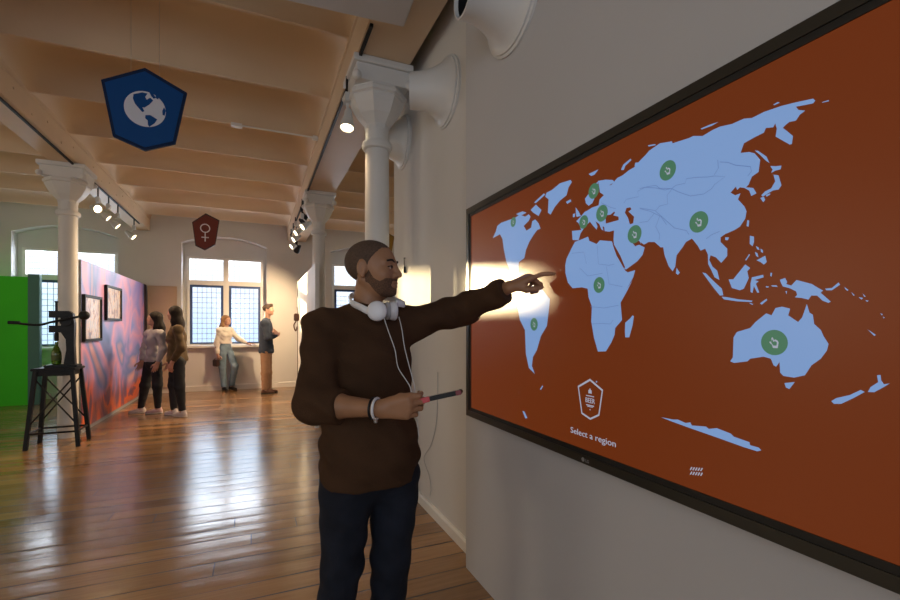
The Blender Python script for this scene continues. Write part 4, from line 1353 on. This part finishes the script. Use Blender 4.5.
def shoe(J, k, s, m, parent, h=.006, sole=None, high=.0):
    a = J['an_' + k]; t = J['toe_' + k]
    fd = Field(*bounds([a - t * .10, a + t * .22, a - V((0, 0, .1)), a + V((0, 0, .09 + high))], .07), h)
    b = V((a.x, a.y, 0)); zf = max(a.z - .09 * s, 0)
    b.z = zf
    fd.cone(b - t * .04 * s + V((0, 0, .040)), b + t * .05 * s + V((0, 0, .042)), .040 * s, .040 * s, .02)
    fd.cone(b + t * .04 * s + V((0, 0, .036)), b + t * .155 * s + V((0, 0, .026)), .041 * s, .033 * s, .02, )
    fd.cone(b + V((0, 0, .05)) - t * .01, b + V((0, 0, .085 + high)) - t * .015, .044 * s, .042 * s, .02)
    fd.clip((0, 0, zf + .014), (0, 0, -1))
    o = link('shoe', fd.mesh('shoe'), m, parent, smooth=True)
    f2 = Field(fd.lo, fd.lo + (fd.n - 1) * h, h)
    f2.cone(b - t * .042 * s + V((0, 0, .02)), b + t * .05 * s + V((0, 0, .02)), .042 * s, .042 * s, .02)
    f2.cone(b + t * .04 * s + V((0, 0, .02)), b + t * .158 * s + V((0, 0, .018)), .043 * s, .036 * s, .02)
    f2.clip((0, 0, zf + .022), (0, 0, 1)); f2.clip((0, 0, zf + .001), (0, 0, -1))
    link('sole', f2.mesh('sole'), sole or MT['sole'], o, smooth=False)
    return o
def eyes(q, fr, s, parent, lid):
    F, S, U = fr
    for sd in (-1, 1):
        c = q(.0775, sd * .031, -.001)
        bm = bmesh.new(); bmesh.ops.create_uvsphere(bm, u_segments=14, v_segments=10, radius=.0105 * s, matrix=Matrix.Translation(c))
        e = obj('eye', bm, MT['eyewhite'], parent, smooth=True)
        bm = bmesh.new(); bmesh.ops.create_uvsphere(bm, u_segments=12, v_segments=8, radius=.0055 * s, matrix=Matrix.Translation(c + F * .0062 * s))
        obj('iris', bm, MT['iris'], e, smooth=True)
        bm = bmesh.new()
        tube(bm, bez([q(.0915, sd * .012, .020), q(.0895, sd * .030, .0265), q(.076, sd * .050, .021)], 5), [.0042 * s] * 11, 6)
        obj('eyebrow', bm, lid, parent, smooth=True)
        bm = bmesh.new(); tube(bm, bez([q(.0875, sd * .016, .000), q(.0885, sd * .030, .0035), q(.079, sd * .045, -.001)], 5), .0022 * s, 6)
        obj('eyelashes', bm, lid, parent, smooth=True)
MT['eyewhite'] = mat('eye_white', (0.55, 0.50, 0.46), .25)
MT['iris'] = mat('brown_iris', (0.02, 0.01, 0.006), .2)

# ------------------------------------------------------------------ the man at the screen
c40, s40 = math.cos(math.radians(40)), math.sin(math.radians(40))
NT = nrm(RR * s40 - WW * c40)
LT = nrm(RR * c40 + WW * s40)
J = dict(n=NT, L=LT)
J['neck'] = M(-.325, 1.755, 1.432)
J['chest'] = M(-.322, 1.755, 1.235)
J['waist'] = M(-.315, 1.755, 1.03)
J['pelvis'] = M(-.308, 1.755, .88)
J['sh_r'] = M(-.462, 1.645, 1.352)
J['el_r'] = M(-.466, 1.53, 1.098)
J['wr_r'] = M(-.222, 1.46, 1.096)
J['sh_l'] = M(-.195, 1.855, 1.372)
J['el_l'] = M(.060, 1.905, 1.410)
J['wr_l'] = M(.245, 1.75, 1.472)
J['hip_r'] = P(347, 478, 1.70); J['kn_r'] = P(342, 566, 1.68); J['an_r'] = P(326, 664, 1.69)
J['hip_l'] = P(394, 478, 1.80); J['kn_l'] = P(391, 557, 1.78); J['an_l'] = P(385, 640, 1.80)
for k in 'lr':
    J['an_' + k].z = .085
J['head'] = M(-.300, 1.755, 1.590)
J['F'] = nrm(RR * .97 - WW * .24)
J['toe_r'] = nrm(-WW * .8 + RR * .45); J['toe_l'] = nrm(-WW * .55 + RR * .85)
HANDS = {
    'l': dict(f=nrm(RR * .80 - WW * .12 + UP * .40), n=nrm(-UP * .80 + RR * .35 + WW * .25),
              flex=((4, 16, 12), (64, 80, 45), (70, 82, 45), (72, 82, 45)),
              thumb=((.72, .42, .55), (.93, .05, .36), (.95, -.10, .22))),
    'r': dict(f=nrm(RR * .98 + UP * .05 - WW * .12), n=nrm(WW * .96 + UP * .10),
              flex=((38, 52, 30), (40, 55, 32), (42, 55, 34), (44, 55, 34)),
              thumb=((.90, .32, .02), (.98, .02, .12), (.96, -.12, .20))),
}
# slide the pointing forearm and hand so that the index fingertip meets the glass
probe = Field((0, 0, 0), (.01, .01, .01), .01)
tp = hand_prims(probe, J['wr_l'], HANDS['l']['f'], HANDS['l']['n'], 'l', 1.04 * .97, HANDS['l']['flex'])
target = on_x(554, 274, XS - .009)
dlt = target - tp[0]
J['wr_l'] = J['wr_l'] + dlt
J['el_l'] = J['el_l'] + dlt * .6
man = thing('person', 'man in a maroon jumper and jeans touching the map screen', 'person', (J['pelvis'].x, J['pelvis'].y, 0))
bmesh_, TIPS, q, fr = body_mesh('body', J, .0042, .97, HANDS, 1.0, 1.12)
body = link('body', bmesh_, MT['skin'], man, smooth=True)
eyes(q, fr, 1.0, man, mat('black_brow_hair', (0.02, 0.012, 0.008), .8))
# cropped hair and beard: thin shells grown from the same head
def shell(name, region, grow, m):
    fd = Field(*bounds([J['head']], .16), .003)
    head_prims(fd, J['head'], J['F'], 1.0, grow=grow, ears=False)
    F, S, U = fr
    X, Y, Z = fd.grid()
    x, y, z = X - J['head'].x, Y - J['head'].y, Z - J['head'].z
    f = x * F.x + y * F.y + z * F.z; l = x * S.x + y * S.y + z * S.z; u = x * U.x + y * U.y + z * U.z
    fd.v = np.maximum(fd.v, region(f, l, u).astype(np.float32))
    return link(name, fd.mesh(name), m, man, smooth=True)
def hair_region(f, l, u):
    line_ = np.interp(f, [-.11, -.085, -.05, -.02, .008, .014, .035, .050, .075, .10], [-.060, -.060, -.048, -.004, -.010, .020, .048, .070, .082, .090])
    jag = .0025 * np.sin(l * 310) * np.sin(f * 270)
    return (line_ - u + jag) * .7
def beard_region(f, l, u):
    top = np.interp(f, [-.02, .004, .012, .030, .052, .066, .074, .084, .11], [-.040, -.020, -.012, -.044, -.056, -.050, -.044, -.043, -.043])
    lips = .0135 - np.sqrt(((u + .0655) / 1.0) ** 2 + (np.maximum(np.abs(l) - .014, 0)) ** 2 + np.maximum(.074 - f, 0) ** 2)
    back = (-.005 - f)
    low = (-.115 - u)
    return np.maximum(np.maximum((u - top) * .8, lips), np.maximum(back, low))
shell('hair', hair_region, .0016, MT['hair'])
shell('beard', beard_region, .0014, MT['beard'])
JS = dict(J)
sw = link('jumper', top_mesh('jumper', JS, .0065, .97, .026, .772, {'l': .93, 'r': .42}, w=1.13, sleeve=.55, collar=.060, wr=.0055, seed=1.0, flare=.0), MT['sweater'], man, smooth=True)
jn = link('jeans', trousers_mesh('jeans', J, .0065, .97, .010, .98, ankle_g=.022, w=1.17, wr=.0035, seed=2.), MT['denim'], man, smooth=True)
for k in 'lr':
    shoe(J, k, 1.0, MT['leather'], man)
# bracelets at the right wrist
d = (J['wr_r'] - J['el_r']).normalized()
wx, wy = frame_of(d)
for off, r, m, nm in ((-.018, .0045, MT['white_pl'], 'white_bracelet'), (-.030, .004, MT['black'], 'black_bracelet')):
    c = J['wr_r'] + d * off
    bm = bmesh.new()
    tube(bm, [c + (wx * math.cos(i * math.pi / 12) + wy * math.sin(i * math.pi / 12)) * .0335 for i in range(25)], r, 8)
    b = obj(nm, bm, m, man, smooth=True)
bm = bmesh.new(); lathe(bm, [(.004, -.006), (.007, -.003), (.007, .003), (.004, .006)], 12, Matrix.Translation(J['wr_r'] + d * -.020 + V((0, 0, -.040)) - WW * .006))
obj('charm', bm, MT['steel'], b, smooth=True)

# tablet held in the right hand
a_ax = nrm(RR * .976 + UP * .222 - WW * .06)
b_ax = nrm(WW + UP * -.115 + RR * .02); b_ax = (b_ax - a_ax * b_ax.dot(a_ax)).normalized()
c_ax = a_ax.cross(b_ax).normalized()
org = P(408, 403.5, 1.50)
TM = Matrix.Translation(org) @ Matrix((a_ax, b_ax, c_ax)).transposed().to_4x4()
t = thing('tablet', 'thin black tablet held flat in the man\'s lower hand', 'tablet', org)
bm = bmesh.new(); box(bm, -.005, .182, -.030, .095, -.0075, .0075, TM)
obj('tablet_body', bm, MT['black'], t, bevel=.003)
bm = bmesh.new(); box(bm, .003, .174, -.022, .087, .0076, .0082, TM)
obj('tablet_screen', bm, mat('tablet_glass', (0.01, 0.01, 0.012), .1), t)
bm = bmesh.new(); box(bm, .045, .078, -.033, -.025, -.009, .009, TM)
obj('red_tab', bm, MT['red'], t, bevel=.002)
bm = bmesh.new(); box(bm, .165, .184, -.032, -.025, -.008, .008, TM)
obj('red_corner', bm, mat('dark_red_rubber', (.2, .02, .03), .5), t, bevel=.002)

# headphones round the neck with a forked white cord
t = thing('headphones', 'white headphones hanging round the man\'s neck with a thin white cord', 'headphones', J['neck'])
cups = [(P(377, 311, 1.605), nrm(-WW * .97 + RR * .12 + UP * .05)), (P(394.5, 311, 1.70), nrm(RR * .93 + WW * .30))]
for c, nn in cups:
    bm = bmesh.new(); lathe(bm, [(.025, -.020), (.033, -.018), (.036, -.006), (.036, .002), (.031, .008), (.020, .0105), (.001, .011)], 28, align(c, nn))
    cu = obj('ear_cup', bm, MT['white_pl'], t, smooth=True)
    bm = bmesh.new(); lathe(bm, [(.024, -.036), (.032, -.033), (.034, -.026), (.031, -.019), (.02, -.019)], 28, align(c, nn))
    obj('ear_cushion', bm, MT['grey_pl'], cu, smooth=True)
bm = bmesh.new()
bp = bez([cups[0][0] + V((0, 0, .0)) - RR * .033 + WW * .004, P(361, 307.5, 1.625), P(351, 302, 1.69), P(351.5, 296, 1.79), P(366, 294, 1.86), P(388, 298, 1.86), P(404, 304, 1.76), cups[1][0] + RR * .006 + WW * .012 + UP * .03], 8)
n = 12
rings = []
for i, p in enumerate(bp):
    d = (bp[min(i + 1, len(bp) - 1)] - bp[max(i - 1, 0)]).normalized()
    sx_ = d.cross(UP).normalized(); uy = sx_.cross(d)
    rings.append([bm.verts.new(p + sx_ * (.0045 * math.cos(q_ * 2 * math.pi / n)) + uy * (.0125 * math.sin(q_ * 2 * math.pi / n))) for q_ in range(n)])
for r0, r1 in zip(rings, rings[1:]):
    for q_ in range(n):
        bm.faces.new((r0[q_], r0[(q_ + 1) % n], r1[(q_ + 1) % n], r1[q_]))
bm.faces.new(rings[0][::-1]); bm.faces.new(rings[-1])
obj('headband', bm, MT['white_pl'], t, smooth=True)
for i, pl in enumerate(([(384, 318, 1.60), (389, 333, 1.575), (395, 350, 1.565), (398, 367, 1.56), (406, 380, 1.55), (410.5, 388, 1.53), (411, 399, 1.50)],
           [(399, 317, 1.655), (402, 330, 1.62), (404.5, 347, 1.60), (409, 365, 1.58), (413, 380, 1.555), (415, 390, 1.535), (414, 399, 1.50)],
           [(415.5, 413, 1.53), (417.5, 424, 1.545), (419, 437, 1.56)])):
    bm = bmesh.new(); tube(bm, bez([P(*p) for p in pl], 6), .0017, 6)
    obj('cord', bm, MT['cord'], t, smooth=True)
# ------------------------------------------------------------------ the four visitors farther back
MT['skin2'] = mat('light_skin', (0.48, 0.27, 0.19), .5, var=.06, vscale=10)
MT['dkhair'] = mat('very_dark_hair', (0.016, 0.011, 0.009), .7, spec=.2, bump=.6, bscale=90, stretch=(1, 1, .15))
MT['ltbrown'] = mat('light_brown_hair', (0.24, 0.14, 0.07), .7, spec=.2, bump=.6, bscale=90, stretch=(1, 1, .15))
MT['brhair'] = mat('short_brown_hair', (0.045, 0.025, 0.014), .6, bump=.4, bscale=120)
MT['greyknit'] = mat('pale_grey_jersey', (0.36, 0.34, 0.36), .9, var=.08, vscale=6)
MT['brjacket'] = mat('brown_corduroy', (0.085, 0.052, 0.022), .85, var=.15, vscale=8)
MT['blackden'] = mat('black_denim', (0.012, 0.013, 0.017), .85, var=.2, vscale=9)
MT['whiteshoe'] = mat('white_canvas', (0.60, 0.55, 0.55), .6)
MT['pinkshoe'] = mat('pink_white_canvas', (0.60, 0.42, 0.42), .6)
MT['cream'] = mat('cream_knit', (0.62, 0.58, 0.52), .9, var=.06, vscale=8)
MT['ltdenim'] = mat('pale_blue_denim', (0.16, 0.235, 0.31), .85, var=.18, vscale=9)
MT['navy'] = mat('navy_blazer_cloth', (0.028, 0.040, 0.066), .85, var=.15, vscale=8)
MT['tan'] = mat('tan_cotton', (0.34, 0.20, 0.12), .85, var=.12, vscale=8)
MT['whitesole'] = mat('white_rubber', (0.65, 0.63, 0.6), .6)

def hair_long(J, hs, fr, q, length, parent, m, fall=None, name='long_hair'):
    """Hair cap plus a fall of hair down the back; the face stays clear."""
    F, S, U = fr
    c = J['head']
    fd = Field(*bounds([c, c - V((0, 0, length)), c - F * .1], .17), .007)
    ax = (F, S, U)
    fd.ell(q(-.020, 0, .030), (.104 * hs, .088 * hs, .092 * hs), ax, 0)
    for sd in (-1, 1):
        fd.cone(q(-.035, sd * .062, .02), q(-.035, sd * .066, -.13), .034 * hs, .030 * hs, .04)
        fd.cone(q(-.035, sd * .066, -.13), q(-.045 + (.09 if fall == 'front' else 0), sd * .075, -length + .04), .032 * hs, .018 * hs, .04)
    fd.cone(q(-.060, 0, .0), q(-.105, 0, -.16), .066 * hs, .074 * hs, .05, axis=F, ratio=.7)
    fd.cone(q(-.105, 0, -.16), q(-.145, 0, -length), .070 * hs, .035 * hs, .05, axis=F, ratio=.6)
    fd.ell(q(.088, 0, -.030), (.088 * hs, .088 * hs, .092 * hs), ax, .012, sub=True)
    return link(name, fd.mesh(name), m, parent, smooth=True)
def hair_short(J, hs, fr, q, parent, m):
    F, S, U = fr
    fd = Field(*bounds([J['head']], .17), .006)
    ax = (F, S, U)
    fd.ell(q(-.018, 0, .036), (.104 * hs, .083 * hs, .088 * hs), ax, 0)
    fd.cone(q(.05, .03, .10), q(.06, -.03, .10), .028 * hs, .028 * hs, .03)
    fd.ell(q(.085, 0, -.040), (.090 * hs, .10 * hs, .098 * hs), ax, .01, sub=True)
    fd.ell(q(-.03, 0, -.10), (.16 * hs, .12 * hs, .075 * hs), ax, .01, sub=True)
    fd.wrinkle(.003, 50, 2.0)
    return link('hair', fd.mesh('hair'), m, parent, smooth=True)

def visitor(label, D, scale, n, px, F, hands, top, legs, shoes, hairf, w=1.0, bust=0, hem=None, cuffs=(1, 1), seed=0., hs=.97, gap=.015, high=0., skin=None, ankle_g=.004, shw=.165, sole=None, collar=.052, waist_up=.06):
    """px: picture position and depth offset of each joint."""
    n = nrm(n); L = UP.cross(n)
    J = dict(n=n, L=L)
    for k, (x, y, dd) in px.items():
        J[k] = P(x, y, D + dd)
    for k in 'lr':
        J['an_' + k].z = .085 * scale
    J['F'] = nrm(F)
    for k in 'lr':
        J['toe_' + k] = nrm(px_toe[k] if px_toe else n)
    root = thing('person', label, 'person', (J['pelvis'].x, J['pelvis'].y, 0))
    me, tips, q, fr = body_mesh('body', J, .0075, scale, hands, hs, w, bust)
    link('body', me, skin or MT['skin2'], root, smooth=True)
    tname, tm, g = top
    link(tname, top_mesh(tname, J, .009, scale, g, hem, {'l': cuffs[0], 'r': cuffs[1]}, w=w, bust=bust, wr=.004, seed=seed, collar=collar, sleeve=.35), tm, root, smooth=True)
    lname, lm = legs
    link(lname, trousers_mesh(lname, J, .009, scale, .010, J['pelvis'].z + waist_up + .06, ankle_g=ankle_g, w=w, wr=.003, seed=seed, short=0.), lm, root, smooth=True)
    for k in 'lr':
        shoe(J, k, scale * .95, shoes if not isinstance(shoes, dict) else shoes[k], root, h=.008, sole=sole, high=high)
    hairf(J, hs, fr, q, root)
    return root, J, q, fr
hang = lambda n, inn: dict(f=nrm(-UP * .95 + V(n) * .3), n=V(inn))

# young woman in the brown jacket
px_toe = None
n = nrm(-RR * .96 + WW * .22); L = UP.cross(n)
px = dict(head=(174.2, 313.2, 0), neck=(176.5, 324, 0), chest=(177, 337, 0), waist=(177.5, 349.5, 0), pelvis=(177.5, 359, 0),
          sh_l=(178.2, 329.5, -.17), sh_r=(176.5, 329.0, .17), el_l=(181.5, 348, -.20), wr_l=(172.0, 362.5, -.19), el_r=(177.5, 347, .2), wr_r=(169.5, 361.5, .16),
          hip_l=(179.0, 361.5, -.09), hip_r=(175.5, 361.5, .09), kn_l=(179.5, 386, -.09), an_l=(182.5, 413.0, -.08), kn_r=(173.5, 385, .08), an_r=(174.0, 411.0, .05))
hd = {'l': hang(n, L * -1), 'r': hang(n, L)}
root, J, q, fr = visitor('young woman with long dark hair in a brown jacket and black jeans', 6.92, .97, n, px, -RR * .98 + WW * .12, hd, ('jacket', MT['brjacket'], .020), ('jeans', MT['blackden']), MT['whiteshoe'],
        lambda J, hs, fr, q, r: hair_long(J, hs, fr, q, .34, r, MT['dkhair']), w=.90, bust=.5, hem=P(177, 361, 6.92).z, cuffs=(.86, .86), seed=.5, hs=.96, sole=MT['whitesole'])
# young woman in the grey jumper
n = nrm(-RR * .88 - WW * .48); L = UP.cross(n)
px = dict(head=(154.5, 318.5, 0), neck=(155.2, 329.5, 0), chest=(155, 340, 0), waist=(154, 352, 0), pelvis=(153, 361, 0),
          sh_l=(160.5, 334, -.12), sh_r=(148.5, 334, .12), el_l=(163.5, 350, -.16), wr_l=(157.5, 363, -.22), el_r=(143.8, 349, .10), wr_r=(141.8, 361.5, .02),
          hip_l=(156.5, 363, -.05), hip_r=(149.5, 363, .07), kn_l=(157.5, 385, -.05), an_l=(157.8, 408.0, .0), kn_r=(145.0, 386, .05), an_r=(141.0, 410.0, .02))
hd = {'l': hang(n, L * -1), 'r': hang(n, L)}
visitor('young woman with long dark hair in a pale grey jumper beside the mural', 7.12, .93, n, px, -RR * .93 - WW * .40, hd, ('jumper', MT['greyknit'], .017), ('jeans', MT['blackden']), {'l': MT['pinkshoe'], 'r': MT['whiteshoe']},
        lambda J, hs, fr, q, r: hair_long(J, hs, fr, q, .36, r, MT['dkhair'], 'front'), w=.86, bust=.5, hem=P(153, 361.5, 7.12).z, cuffs=(.92, .92), seed=1.5, hs=.94, sole=MT['whitesole'])
# woman leaning on the window sill
n = nrm(RR * .82 - WW * .50); L = UP.cross(n)
px = dict(head=(226.3, 320.2, 0), neck=(225.2, 327.5, 0), chest=(224.8, 334, 0), waist=(225, 341.5, 0), pelvis=(225.4, 346.5, 0),
          sh_l=(230.2, 330.3, .10), sh_r=(219.8, 330.5, -.10), el_l=(238.5, 339.0, .12), wr_l=(247, 343.5, .17), el_r=(216.6, 343.0, -.12), wr_r=(217.8, 354.5, -.15),
          hip_l=(228.3, 348.5, .06), hip_r=(222.7, 348.5, -.06), kn_r=(222.4, 367, -.06), an_r=(224.0, 386, -.03), kn_l=(235.0, 366, .0), an_l=(231.5, 386, .10))
hd = {'l': dict(f=nrm(V((1, .02, -.03))), n=V((0, 0, -1)), flex=((5, 8, 5),) * 4), 'r': dict(f=nrm(-UP * .95 + RR * .1), n=L, flex=((45, 60, 30),) * 4)}
px_toe = {'l': nrm(RR * .9 - WW * .45), 'r': nrm(RR * .7 - WW * .7)}
root, J, q, fr = visitor('woman in a cream jumper and pale blue jeans leaning on the window sill', 9.72, .93, n, px, RR * .96 - WW * .20, hd, ('jumper', MT['cream'], .022), ('jeans', MT['ltdenim']), MT['black'],
        lambda J, hs, fr, q, r: hair_long(J, hs, fr, q, .30, r, MT['ltbrown']), w=.80, bust=.5, hem=P(225, 343.5, 9.72).z, cuffs=(.95, .95), seed=2.5, hs=.94, high=.03, ankle_g=.016, waist_up=.08)
b0 = J['wr_r']
t = thing('handbag', 'small dark bag hanging from the hand of the woman at the window', 'bag', (b0.x, b0.y, b0.z - .22))
bm = bmesh.new()
cb = b0 + V((0, 0, -.155)) - RR * .03 - n * .01
tm_ = Matrix.Translation(cb) @ Matrix((n, L, UP)).transposed().to_4x4()
box(bm, -.085, .085, -.035, .035, -.10, .05, tm_)
obj('bag_body', bm, mat('dark_red_brown_leather', (0.035, 0.012, 0.010), .5), t, bevel=.015)
bm = bmesh.new(); tube(bm, bez([tm_ @ V((-.06, 0, .045)), tm_ @ V((-.03, 0, .075)), tm_ @ V((.03, 0, .075)), tm_ @ V((.06, 0, .045))], 6), .006, 6)
obj('bag_handle', bm, MT['leather'], t, smooth=True)
# man in the navy blazer, arms folded
n = nrm(RR * .97 + WW * .15); L = UP.cross(n)
px = dict(head=(268.6, 309.8, 0), neck=(266.8, 318.5, 0), chest=(266.0, 328, 0), waist=(266.0, 341, 0), pelvis=(266.3, 350, 0),
          sh_l=(265.2, 323.5, .19), sh_r=(264.8, 323.5, -.19), el_l=(269.5, 337, .22), wr_l=(276.8, 333.0, -.02), el_r=(267.5, 337.5, -.23), wr_r=(276.6, 335.0, .03),
          hip_l=(267.0, 353, .09), hip_r=(265.4, 353, -.09), kn_l=(268.0, 372, .09), an_l=(268.5, 391.0, .10), kn_r=(265.2, 373, -.09), an_r=(265.0, 393.0, -.08))
px_toe = None
hd = {'l': dict(f=nrm(-WW * .9 + n * .1 + UP * .1), n=-n, flex=((10, 20, 15),) * 4), 'r': dict(f=nrm(WW * .9 + n * .1 + UP * .1), n=-n, flex=((10, 20, 15),) * 4)}
visitor('man with folded arms in a dark blue blazer and tan trousers', 9.30, 1.03, n, px, RR * .98 + WW * .05, hd, ('blazer', MT['navy'], .032), ('trousers', MT['tan']), MT['leather'],
        lambda J, hs, fr, q, r: hair_short(J, hs, fr, q, r, MT['brhair']), w=1.0, hem=P(266, 353, 9.3).z, cuffs=(.9, .9), seed=3.5, hs=1.0, gap=.02, ankle_g=.02)
